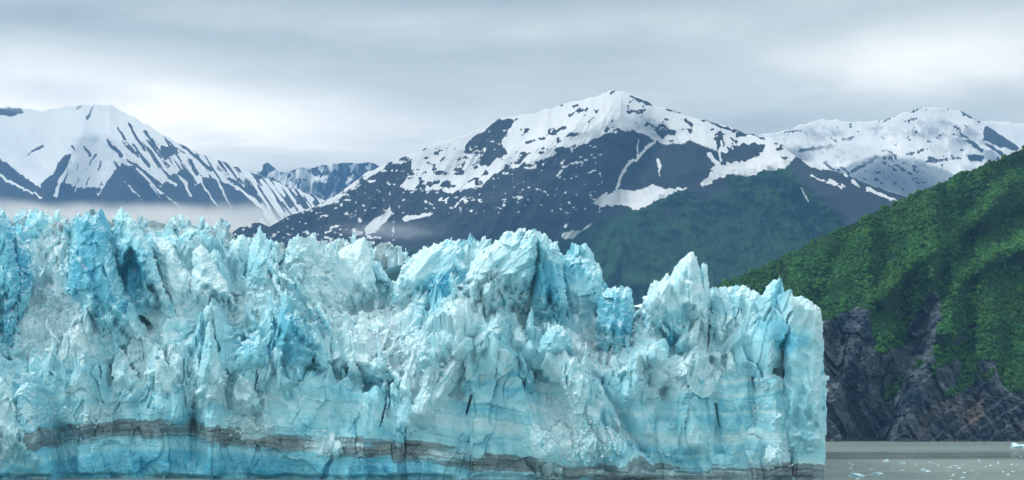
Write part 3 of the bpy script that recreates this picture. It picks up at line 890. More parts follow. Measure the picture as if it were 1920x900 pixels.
# how far the ice leans back: (x, y, radius x, radius y, extra slope)
SLOPES = [(90, 560, 75, 90, 0.8), (300, 650, 70, 40, 0.6), (690, 620, 90, 60, 1.0), (760, 600, 70, 60, 0.5), (1120, 640, 60, 45, 1.1), (1060, 760, 60, 60, 0.4),
          (900, 560, 90, 70, 0.3), (1380, 640, 60, 40, 0.7), (430, 600, 40, 40, 0.8), (1180, 600, 30, 30, 0.5), (20, 800, 40, 70, 0.5), (470, 790, 40, 40, 0.25),
          (160, 480, 40, 70, -0.6), (640, 520, 70, 60, -0.5), (1260, 560, 70, 70, -0.5), (820, 500, 70, 45, 0.35), (1500, 640, 50, 70, -0.7), (1000, 520, 40, 60, -0.3), (1090, 540, 40, 40, -0.2)]
# clear blue ice: (x, y, rx, ry, amount)
BLUES = [(165, 455, 36, 62, 1.0), (150, 530, 32, 40, 0.8), (195, 560, 22, 50, 0.45), (250, 510, 36, 60, 0.9), (15, 470, 45, 80, 0.55), (50, 500, 22, 45, 0.6), (0, 600, 40, 60, 0.4),
         (240, 580, 25, 25, 0.6), (385, 640, 26, 40, 0.6), (470, 660, 36, 36, 0.75), (535, 600, 26, 50, 0.55), (560, 640, 40, 60, 0.5), (480, 500, 18, 60, 0.4), (820, 545, 34, 34, 0.75), (838, 525, 18, 20, 0.7),
         (800, 590, 40, 40, 0.4), (735, 557, 9, 8, 0.8), (850, 470, 40, 30, 0.3), (1005, 500, 22, 55, 0.4), (1035, 530, 26, 45, 0.65), (1075, 500, 26, 30, 0.4), (1045, 625, 30, 40, 0.4), (1150, 575, 36, 40, 0.65),
         (1175, 610, 20, 30, 0.6), (1255, 637, 16, 16, 1.0), (1275, 605, 26, 26, 0.45), (1470, 640, 46, 22, 0.8), (1455, 560, 16, 30, 0.4), (1360, 570, 50, 26, 0.2), (600, 690, 60, 40, 0.35), (690, 725, 50, 25, 0.45),
         (110, 690, 80, 50, 0.3), (330, 720, 120, 40, 0.18), (620, 770, 160, 40, 0.22), (200, 860, 260, 30, 0.4), (650, 875, 300, 25, 0.4), (1150, 720, 40, 22, 0.4), (1320, 790, 120, 40, 0.2), (1500, 800, 60, 60, 0.25),
         (340, 450, 50, 30, 0.25), (1400, 690, 60, 30, 0.2), (940, 680, 120, 60, 0.1), (900, 740, 160, 40, 0.12)]
# loose crushed white ice
SNOWS = [(95, 470, 50, 30, 0.7), (85, 570, 80, 90, 0.7), (130, 640, 90, 50, 0.4), (690, 600, 90, 45, 0.9), (720, 650, 60, 30, 0.7), (1120, 650, 55, 40, 0.95), (1190, 600, 50, 40, 0.4), (1060, 770, 60, 70, 0.45), (1080, 830, 60, 25, 0.7),
         (1130, 830, 60, 40, 0.3), (170, 780, 70, 25, 0.6), (470, 800, 50, 22, 0.8), (610, 830, 40, 25, 0.7), (1440, 770, 40, 25, 0.5), (1460, 850, 35, 40, 0.5), (800, 680, 60, 60, 0.5), (300, 680, 60, 50, 0.5), (640, 500, 60, 70, 0.55),
         (420, 560, 40, 40, 0.5), (330, 540, 40, 60, 0.4), (60, 790, 30, 40, 0.4), (880, 560, 50, 60, 0.5), (1290, 700, 60, 30, 0.4), (1360, 620, 50, 40, 0.4), (560, 540, 80, 60, 0.25), (930, 470, 60, 40, 0.3), (1290, 560, 30, 60, 0.45)]
# silt and rock dust lying in the ice: (x, y, rx, ry, amount)
DIRTS = [(230, 590, 45, 40, 0.42), (110, 660, 60, 20, 0.35), (560, 655, 40, 10, 0.5), (660, 690, 18, 16, 0.4), (970, 610, 22, 26, 0.3), (850, 710, 16, 10, 0.5), (1330, 660, 60, 30, 0.34), (1240, 730, 60, 16, 0.45), (1380, 745, 60, 10, 0.45),
         (1120, 745, 50, 9, 0.35), (1490, 765, 60, 8, 0.3), (1500, 655, 20, 26, 0.35), (1440, 610, 40, 20, 0.2), (920, 650, 40, 20, 0.2), (430, 620, 22, 22, 0.5), (1080, 490, 30, 12, 0.35), (1170, 545, 20, 10, 0.4), (480, 610, 60, 14, 0.2),
         (10, 640, 40, 20, 0.35), (1040, 455, 14, 14, 0.4), (780, 480, 20, 20, 0.1)]
# the double silt layer low on the front: centre row of the layer by column
BAND = [(-260, 846), (0, 834), (100, 826), (170, 812), (215, 804), (300, 806), (400, 810), (480, 820), (560, 828), (650, 834), (750, 843), (850, 854), (920, 862), (1000, 870), (1080, 878), (1150, 884), (1300, 884), (1450, 886), (1550, 890)]


def spots(x, y, lst):
    o = np.zeros(x.shape)
    k = 0.8 if lst is BLUES else 1.0
    for a, b, rx, ry, v in lst:
        o += k * v * np.exp(-((x - a) / rx) ** 2 - ((y - b) / ry) ** 2)
    return o


# smooth depth of the front body on a coarse grid, added up from the waterline
GXS = np.arange(-300, 1600, 6.0); GYS = np.arange(912, 380, -4.0)
gx, gy = np.meshgrid(GXS, GYS)
gk = 0.05 + 0.55 * smooth(740, 600, gy) + 0.15 * smooth(560, 470, gy) + spots(gx, gy, SLOPES)
gk += 0.25 * fbm(np.stack([gx.ravel() / 130, gy.ravel() / 90, 0 * gx.ravel()], 1).astype(f4), 120, 3).reshape(gx.shape) * smooth(800, 640, gy)
gk = np.clip(gk, 0.02, 2.2)
gxw = np.stack([GXS / 160, 0 * GXS, 0 * GXS], 1).astype(f4)
foot = 553 + 5.0 * fbm(gxw, 121, 4) + 0.012 * np.clip(700 - GXS, 0, 700)
foot = foot + interp([(-300, -5), (0, -5), (60, -3), (110, 5), (200, 6), (300, 2), (395, -2), (440, 3), (520, 1), (640, 2), (700, 0), (860, -6), (960, -5), (1080, -6), (1180, 2), (1300, 1), (1480, -2), (1548, -2)], GXS)
GD = foot[None] + np.cumsum(gk * 4.0 * MPX * 1.08, axis=0)

RIDGES = [([(200, 440), (240, 570), (290, 690), (330, 780)], -7, 20), ([(235, 400), (300, 520), (340, 610)], -5, 16), ([(262, 640), (300, 740)], 5, 14), ([(395, 600), (400, 720), (404, 880)], -6, 18), ([(362, 660), (366, 760), (364, 860)], 5, 9),
          ([(540, 560), (560, 700)], -5, 20), ([(890, 560), (812, 680), (790, 770)], -7, 26), ([(1000, 650), (1056, 700), (1110, 775), (1180, 890)], -9, 26), ([(1110, 715), (1160, 790), (1196, 850)], 7, 18), ([(940, 620), (960, 740), (1020, 850)], -5, 26),
          ([(1240, 655), (1200, 705), (1180, 740)], -5, 16), ([(1215, 690), (1216, 760)], 6, 14), ([(1300, 640), (1290, 720), (1300, 830)], -4, 20), ([(1246, 730), (1240, 790)], 5, 12), ([(1440, 640), (1450, 760), (1460, 890)], -5, 16), ([(1404, 690), (1410, 800)], 3, 12),
          ([(1482, 690), (1482, 900)], 2, 7), ([(560, 655), (640, 660), (740, 690)], -5, 16), ([(580, 700), (650, 704), (720, 732)], 6, 14), ([(20, 740), (60, 810), (100, 905)], -7, 24), ([(122, 820), (132, 905)], 7, 22), ([(80, 680), (110, 800)], 5, 22), ([(150, 640), (160, 800)], -4, 16),
          ([(210, 690), (214, 830)], 4, 12), ([(470, 700), (450, 800)], -4, 20), ([(860, 740), (868, 880)], 4, 14), ([(700, 740), (690, 850)], -4, 18), ([(760, 740), (742, 880)], -3, 20), ([(1340, 750), (1350, 850)], 3, 9), ([(300, 600), (340, 700)], -5, 16), ([(100, 450), (70, 560), (90, 640)], 7, 28),
          ([(690, 560), (640, 640)], 6, 34), ([(1130, 590), (1120, 660)], 7, 26), ([(960, 500), (930, 600)], -6, 24), ([(1062, 500), (1066, 600)], 5, 14), ([(800, 540), (806, 600)], 6, 14)]
for pts, amp, sig in RIDGES:
    d_, _ = seg_dist(gx, gy, pts)
    GD = GD + 1.5 * amp * np.exp(-(d_ / sig) ** 2)


def depth0(x, y):
    fx = np.clip((x - GXS[0]) / 6.0, 0, len(GXS) - 1.001); fy = np.clip((GYS[0] - y) / 4.0, 0, len(GYS) - 1.001)
    i, j = fx.astype(int), fy.astype(int); u, v = fx - i, fy - j
    return (GD[j, i] * (1 - u) * (1 - v) + GD[j, i + 1] * u * (1 - v) + GD[j + 1, i] * (1 - u) * v + GD[j + 1, i + 1] * u * v)


def slope0(x, y):
    return (depth0(x, y - 4) - depth0(x, y + 4)) / (8 * MPX)


def ice_relief(P, x, y, smoothness=0.0):
    """outward relief in metres of fractured ice at P and colour attributes"""
    z = P[:, 2]
    up = smooth(26, 52, z + 14 * fbm(P / 34, 130, 3)).astype(f4)          # shattered above, layered wall below
    warp = np.stack([fbm(P / 16, 131, 3), fbm(P / 16, 132, 3), fbm(P / 16, 133, 3)], 1) * 3.2
    Q = P + warp
    st = np.stack([Q[:, 0], Q[:, 1], Q[:, 2] * 0.30], 1)                 # tall columns in the wall
    Qa = np.where(up[:, None] > 0.5, np.stack([Q[:, 0], Q[:, 1], Q[:, 2] * 0.55], 1), st)
    f1, c1 = facet(Qa / 26, 134, 1.9, 0.03)
    f2, c2 = facet(Qa / 10.5 + 3.7, 135, 2.0, 0.05)
    f3, c3 = facet(np.where(up[:, None] > 0.4, Q, st) / 4.6 + 9.1, 136, 2.0, 0.10, 0.08)
    f4_, c4 = facet(P / 2.0 + 5.5, 137, 2.0, 0.1)
    f5 = fbm(P / 1.3, 138, 3, 0.6)
    rub = np.clip(spots(x, y, SNOWS), 0, 1).astype(f4)
    A1 = 4.4 + 3.8 * up; A2 = 1.7 + 1.2 * up * (1 - 0.6 * rub); A3 = 0.55 + 0.4 * up + 0.3 * rub; A4 = 0.12 + 0.16 * up + 0.25 * rub
    k = 1 - smoothness
    h = f1 * A1 * k * (1 - 0.45 * rub) + f2 * A2 * k + f3 * A3 * (0.35 + 0.65 * k) + f4_ * A4 * (0.4 + 0.6 * k) + f5 * (0.08 + 0.08 * up) * (0.5 + 0.5 * k)
    # buttresses and chutes running down the front, leaning to either side
    sl = P[:, 0] + 0.45 * z * np.sign(vnoise(P / 90, 129))
    h = h + (ridged(np.stack([sl / 34, P[:, 1] / 60, z / 120], 1), 128, 3, 0.5) - 0.45) * (4.5 + 5.5 * up)
    h = h + fbm(P / 13, 127, 3) * (0.8 + 1.2 * up)
    # sharp upright fins
    msk = (0.35 + 0.65 * smooth(-0.3, 0.3, fbm(P / 24, 125, 2))) * (1 - 0.75 * rub)
    h = h + msk * (0.25 + 0.75 * up) * (joints(P, (0.86, 0.25, 0.40), 15, 161, 0.80, 32, 8, 0.9, 0.06) * 6.0 + joints(P, (0.88, -0.2, -0.36), 6.5, 163, 0.78, 22, 6, 0.8, 0.06) * 1.9 - 3.9)
    h = h + (1 - up) * joints(P, (0.98, 0.1, 0.05), 7.0, 165, 0.6, 40, 8, 0.5, 0.1) * 1.1
    # upright flutes in the wall
    fl = ridged(np.stack([P[:, 0] / 9 + 0.05 * z, P[:, 1] / 9, z / 70], 1), 139, 3, 0.5)
    h = h + fl * 0.9 * (1 - up)
    # layering: fine near-level beds, a little proud or recessed
    bed = z + (BAND_Z(P[:, 0]) * -1.0) + 1.3 * fbm(P / 20, 140, 4) + (c1 - 0.5) * 1.8 + (c2 - 0.5) * 1.2 + 0.35 * vnoise(P / 1.5, 126)
    lam = (0.5 + 0.5 * fbm(np.stack([0 * z + P[:, 0] / 260, 0 * z, bed / 2.2], 1), 141, 4, 0.6))
    h = h + (lam - 0.5) * 0.7 * (1 - up)
    cell = 0.5 * c1 + 0.3 * c2 + 0.2 * c3
    return h, up, lam, cell, rub, bed, f2, f3


_bx = np.array([b[0] for b in BAND], float); _bz = HC + (YH - np.array([b[1] for b in BAND])) * MPX


def BAND_Z(X):
    return np.interp(X / 575 * F + CX, _bx, _bz).astype(f4)


def ice_attrs(P, x, y, up, lam, cell, rub, bed, f2, extra_blue=0.0, extra_dirt=0.0):
    blue = 0.15 + spots(x, y, BLUES) + 0.30 * (cell - 0.5) + 0.16 * (1 - up) + extra_blue - 0.35 * rub
    dirt = spots(x, y, DIRTS) * 0.9 + extra_dirt - 0.04 + 0.10 * fbm(P / 9, 142, 4)
    # the silt layer: two dark seams in a grey bed
    b = np.exp(-((bed + 0.4) / 5.0) ** 4) * 0.60
    for kb, wd, am in ((3.4, 0.5, 0.26), (1.6, 0.75, 0.34), (0.0, 0.4, 0.2), (-1.5, 0.7, 0.32), (-3.2, 0.45, 0.34), (-4.6, 0.4, 0.26)):
        b = b + am * np.exp(-((bed - kb) / wd) ** 2)
    b = b * (1.0 + 0.4 * fbm(P / np.array([24, 24, 3], f4), 143, 3)) * (1 - 0.75 * np.clip(spots(x, y, [(610, 825, 24, 20, 1), (480, 815, 30, 10, 0.8), (1085, 866, 40, 8, 0.7)]), 0, 1))
    for kb, am in ((8.0, 0.36), (11.0, 0.30), (14.5, 0.38), (19.0, 0.34), (24.0, 0.4), (-7.5, 0.3), (-10.0, 0.32)):
        b = b + am * np.exp(-((bed - kb) / 0.45) ** 2) * (1 - up) * (1 + fbm(P / np.array([40, 40, 6], f4) + kb, 144, 2))
    dirt = dirt + b
    blue = blue + 0.22 * smooth(1.5, -5, bed)
    lam2 = np.where(up > 0.6, 0.5, lam)
    return {'blue': blue, 'dirt': dirt, 'snow': 0.05 + 1.3 * rub + 0.2 * up, 'lam': lam2}


def build_front():
    step = 1.7
    xs = np.arange(-230, 1546.5, step)
    nc = len(xs); rows = 330
    jag = fbm(np.stack([xs / 13, 0 * xs, 0 * xs], 1), 150, 5, 0.62) * 5
    top = interp(TOP_B, xs) - jag
    t = np.linspace(0, 1, rows)[:, None]
    y = 912 + (top[None] - 912) * t
    x = np.broadcast_to(xs, y.shape).copy()
    D = depth0(x, y)
    P = wpos(x, y, D)
    k = slope0(x, y)
    # right-hand corner: round the wall back
    # top: break over and run back
    nb = 26
    tb = np.arange(1, nb + 1)[:, None]
    yb = np.broadcast_to(top[None], (nb, nc))
    Pb = np.repeat(P[-1:], nb, 0).copy()
    Pb[..., 1] += tb * 1.8
    Pb[..., 2] -= (tb * 1.8) * 0.35
    P = np.concatenate([P, Pb]); x = np.concatenate([x, np.broadcast_to(xs, (nb, nc))]); y = np.concatenate([y, yb])
    k = np.concatenate([k, np.full((nb, nc), 3.0)])
    # corner columns running away from the camera along the glacier's flank
    ncn = 70
    cols = np.arange(1, ncn + 1) * 1.6
    Pc = np.repeat(P[:, -1:], ncn, 1).copy()
    Pc[..., 0] += 3.0 * np.sin(np.clip(cols / 26, 0, 1) * math.pi / 2)[None] - 0.02 * cols[None]
    Pc[..., 1] += cols[None]
    P = np.concatenate([P, Pc], 1)
    nxc = np.concatenate([np.zeros(nc), np.clip(cols / 14, 0, 1)])
    x = np.concatenate([x, np.repeat(x[:, -1:], ncn, 1)], 1); y = np.concatenate([y, np.repeat(y[:, -1:], ncn, 1)], 1); k = np.concatenate([k, np.repeat(k[:, -1:], ncn, 1)], 1)
    nr, ncc = x.shape
    Pf = P.reshape(-1, 3).astype(f4); xf, yf = x.ravel(), y.ravel()
    h, up, lam, cell, rub, bed, f2, f3 = ice_relief(Pf, xf, yf)
    h = h * (1 - 0.65 * smooth(1485, 1525, xf)) * (1 - 0.4 * smooth(0.2, 1.0, np.broadcast_to(nxc, x.shape).ravel()))
    kk = np.clip(k.ravel(), 0, 3)
    n = np.stack([np.broadcast_to(nxc, x.shape).ravel(), -1 + np.broadcast_to(nxc, x.shape).ravel() * 0.98, kk * 0.8], 1)
    n /= np.linalg.norm(n, axis=1)[:, None]
    # caves and deep cracks
    pit = np.zeros(len(xf))
    for w0, w1, dpt, pts in CRACKS:
        d, a = seg_dist(xf + 1.5 * f3 * 2, yf, pts)
        w = w0 + (w1 - w0) * a
        pit = np.maximum(pit, dpt * smooth(w, w * 0.35, d))
    for poly, dpt in CAVES:
        d = sdf(xf + 6 * f3, yf + 6 * f2, poly)
        pit = np.maximum(pit, dpt * smooth(-1, 10, d))
    notch = 3.2 * smooth(2.6, 0.6, Pf[:, 2] + 0.8 * fbm(Pf / 9, 152, 3)) * smooth(-0.35, 0.35, fbm(Pf / 40, 153, 2) + 0.2)   # melted out at the waterline
    V = Pf + n * (h - pit - notch)[:, None]
    # side-to-side and up-down shattering so that faces overhang a little
    V[:, 0] += 0.9 * f2 * (0.3 + 0.7 * up) + 0.3 * f3
    V[:, 2] += (0.9 * f3 + 0.5 * f2) * (0.15 + 0.85 * up)
    at = ice_attrs(Pf, xf, yf, up, lam, cell, rub, bed, f2)
    dark_top = smooth(0.90, 1.02, np.concatenate([np.repeat(t, nc, 1), np.full((nb, nc), 1.1)]))
    dt = np.concatenate([dark_top, np.repeat(dark_top[:, -1:], ncn, 1)], 1).ravel()
    at['dirt'] = at['dirt'] + 0.16 * dt * (fbm(Pf / 7, 151, 4) + 0.3)
    me = make_mesh('ice_front', V - GLOC, grid_faces(nr, ncc), at, False)
    o = link('ice_front', me, M_ICE, glacier)
    return V.reshape(nr, ncc, 3), x, y, rub.reshape(nr, ncc)


CRACKS = [(2.2, 3.2, 7, [(1482, 700), (1478, 735), (1474, 752)]), (1.2, 1.8, 5, [(1474, 752), (1481, 800), (1484, 890)]), (2.4, 1.2, 7, [(1342, 758), (1346, 780), (1351, 802)]),
          (2.6, 2.0, 7, [(886, 742), (876, 776)]), (2.4, 1.6, 7, [(376, 650), (380, 700), (366, 770)]), (2.0, 2.4, 7, [(188, 690), (190, 712)]), (1.5, 1.8, 5, [(58, 680), (54, 700)]), (2.2, 1.0, 6, [(724, 748), (712, 800)]),
          (2.0, 2.0, 6, [(150, 505), (153, 525)]), (3, 2, 7, [(1358, 702), (1366, 698)]), (1.8, 2.4, 6, [(448, 680), (444, 686)]), (1.6, 1.6, 6, [(484, 690), (482, 730)])]
CAVES = [([(228, 505), (240, 472), (255, 476), (266, 520), (264, 562), (240, 562)], 12), ([(582, 692), (592, 688), (602, 695), (596, 705), (584, 706)], 9), ([(630, 702), (640, 686), (655, 682), (658, 700), (640, 706)], 5), ([(675, 715), (688, 704), (705, 708), (722, 728), (716, 742), (700, 736), (680, 735)], 8),
         ([(1250, 632), (1262, 634), (1264, 645), (1252, 648)], 7), ([(1124, 704), (1136, 702), (1138, 722), (1126, 722)], 6), ([(792, 575), (806, 560), (806, 582), (796, 595)], 8), ([(1196, 690), (1218, 668), (1222, 710), (1206, 716)], 6),
         ([(1226, 742), (1240, 716), (1256, 722), (1248, 745)], 4), ([(425, 600), (442, 608), (438, 628), (424, 622)], 6), ([(846, 700), (862, 682), (862, 700)], 6), ([(1330, 606), (1340, 612), (1338, 625), (1332, 620)], 7), ([(1022, 650), (1032, 652), (1030, 664)], 6),
         ([(994, 680), (1002, 688), (1004, 705), (996, 700)], 6)]

FV, FX, FY, FRUB = build_front()


# ---- free-standing seracs: traced outline, own distance, own thickness -------------
def serac(outline, thick, seed, off=0.0, lean=0.35, edge=None, blue=0.0, dirt=0.0, rough=1.0, flute=0.0, name='serac', g=1.8, base_y=None, Yc=None, caves=(), grain=0.0, jag=3.0, snow=0.0, teeth=3.0):
    p = np.array(outline, float)
    x0, x1, y0, y1 = p[:, 0].min() - 8, p[:, 0].max() + 8, p[:, 1].min() - 8, p[:, 1].max() + 8
    xs = np.arange(x0, x1, g); ys = np.arange(y1, y0, -g)
    x, y = np.meshgrid(xs, ys)
    sh = x.shape
    q = np.stack([x.ravel() / 9, y.ravel() / 14, 0 * x.ravel() + seed], 1).astype(f4)
    wx = x.ravel() + jag * fbm(q, seed, 4, 0.6); wy = y.ravel() + 1.4 * jag * fbm(q, seed + 1, 4, 0.6)
    th = (x.ravel() + (0.35 + 0.4 * (grain < 0)) * y.ravel()) / 14.0 + 1.0 * vnoise(q * 0.8, seed + 12)
    thf = th - np.floor(th)
    wy = wy - teeth * (np.where(thf < 0.7, thf / 0.7, (1 - thf) / 0.3) - 0.5) * (0.4 + 1.2 * hf(ihash(np.floor(th).astype(np.int64), 0 * th.astype(np.int64), 0 * th.astype(np.int64), seed)))
    d = sdf(wx, wy, outline)
    by = base_y if base_y else p[:, 1].max()
    cxm = p[:, 0].mean()
    Yb = Yc if Yc else float(depth0(np.array([cxm]), np.array([by]))[0]) + off
    cen = Yb + lean * (by - y.ravel()) * MPX
    w = edge or min(17.0, max(6.0, 0.45 * (x1 - x0 - 16)))
    u = np.clip(d / w, 0, 1)
    prof = np.sqrt(np.clip(1 - (1 - u) ** 2, 0, 1)) * 0.35 + 0.65 * u
    P = wpos(x.ravel(), y.ravel(), cen)
    Pn = (P + np.array([0, 0, seed * 13.7])).astype(f4)
    Q = Pn * np.array([1, 1, 0.45], f4)
    if grain:
        Q[:, 0] += grain * Pn[:, 2]; Pn[:, 0] += grain * Pn[:, 2]
    f2, c2 = facet(Q / 9.5, seed + 2, 2.0, 0.12)
    f3, c3 = facet(Pn * np.array([1, 1, 0.7], f4) / 4.2, seed + 3, 2.0, 0.14, 0.08)
    f4_, c4 = facet(Pn / 1.9, seed + 4, 2.0)
    h = (f2 * 2.7 + f3 * 0.85 + f4_ * 0.24) * rough + fbm(Pn / 1.2, seed + 5, 3, 0.6) * 0.10 + fbm(Pn / 12, seed + 8, 3) * 1.2
    Pj = (P + np.array([seed * 3.1, 0, 0])).astype(f4)
    gl = 0.30 - 0.55 * (grain < 0) + 0.3 * (grain > 0)
    h = h + (0.35 + 0.65 * rough) * (joints(Pj, (0.9, 0.25, gl), 10.0, seed + 13, 0.80, 28, 8, 0.8, 0.06) * 3.6 + joints(Pj, (0.9, -0.2, gl - 0.5), 5.0, seed + 15, 0.78, 22, 6, 0.8, 0.06) * 1.2 - 2.4)
    if flute:
        h = h + flute * ridged(np.stack([Pn[:, 0] / 3.4, Pn[:, 1] / 3.4, Pn[:, 2] / 34], 1), seed + 6, 4, 0.55)
    pit = np.zeros(len(d))
    for poly, dp in caves:
        e = sdf(wx, wy, poly)
        pit = np.maximum(pit, dp * smooth(-5, 4, e))
    fr = cen - thick * prof - h * np.clip(u * 2.2, 0, 1) + pit
    bk = cen + thick * prof + h * np.clip(u * 2.2, 0, 1)
    jx = 0.5 * f3 + 0.2 * f4_; jz = 0.3 * f4_ + 0.45 * f3
    if Yc is None:                                        # the foot runs into the ice body
        hgt = by - p[:, 1].min()
        body = depth0(x.ravel(), np.clip(y.ravel(), 400, 905))
        rr = smooth(0.0, 0.52, (by - y.ravel()) / hgt + 0.10 * fbm(q * 0.7, seed + 9, 3))
        fr = rr * fr + (1 - rr) * np.maximum(fr, body + 3.0)
        bk = np.maximum(bk, fr + 0.5)
    A = wpos(x.ravel(), y.ravel(), fr); B = wpos(x.ravel(), y.ravel(), bk)
    for M_ in (A, B):
        M_[:, 0] += jx * rough; M_[:, 2] += jz * rough
    keep = (d > -0.8 * g).reshape(sh)
    fc = grid_faces(*sh)
    ok = keep.ravel()[fc].all(1)
    fc = fc[ok]
    used = np.unique(fc); mp = -np.ones(x.size, int); mp[used] = np.arange(len(used))
    fF = mp[fc]; fB = fF[:, ::-1] + len(used)
    V = np.concatenate([A[used], B[used]])
    up = np.ones(len(used), f4)
    xx, yy = x.ravel()[used], y.ravel()[used]
    Pu = Pn[used]
    bl = 0.10 + spots(xx, yy, BLUES) + blue + 0.30 * (0.6 * c2 + 0.4 * c3 - 0.5)[used]
    dr = spots(xx, yy, DIRTS) * 0.8 + dirt - 0.03 + 0.10 * fbm(Pu / np.array([4, 4, 14], f4), seed + 7, 4) + 0.10 * smooth(14, 2, d[used])
    rub = np.clip(spots(xx, yy, SNOWS), 0, 1)
    at = {'blue': bl, 'dirt': dr, 'snow': snow + 0.2 + 0.6 * rub, 'lam': 0.5 + 0 * bl}
    at = {a: np.concatenate([v, v]) for a, v in at.items()}
    me = make_mesh(name, V - GLOC, np.concatenate([fF, fB]), at, False)
    return link(name, me, M_ICE, glacier)


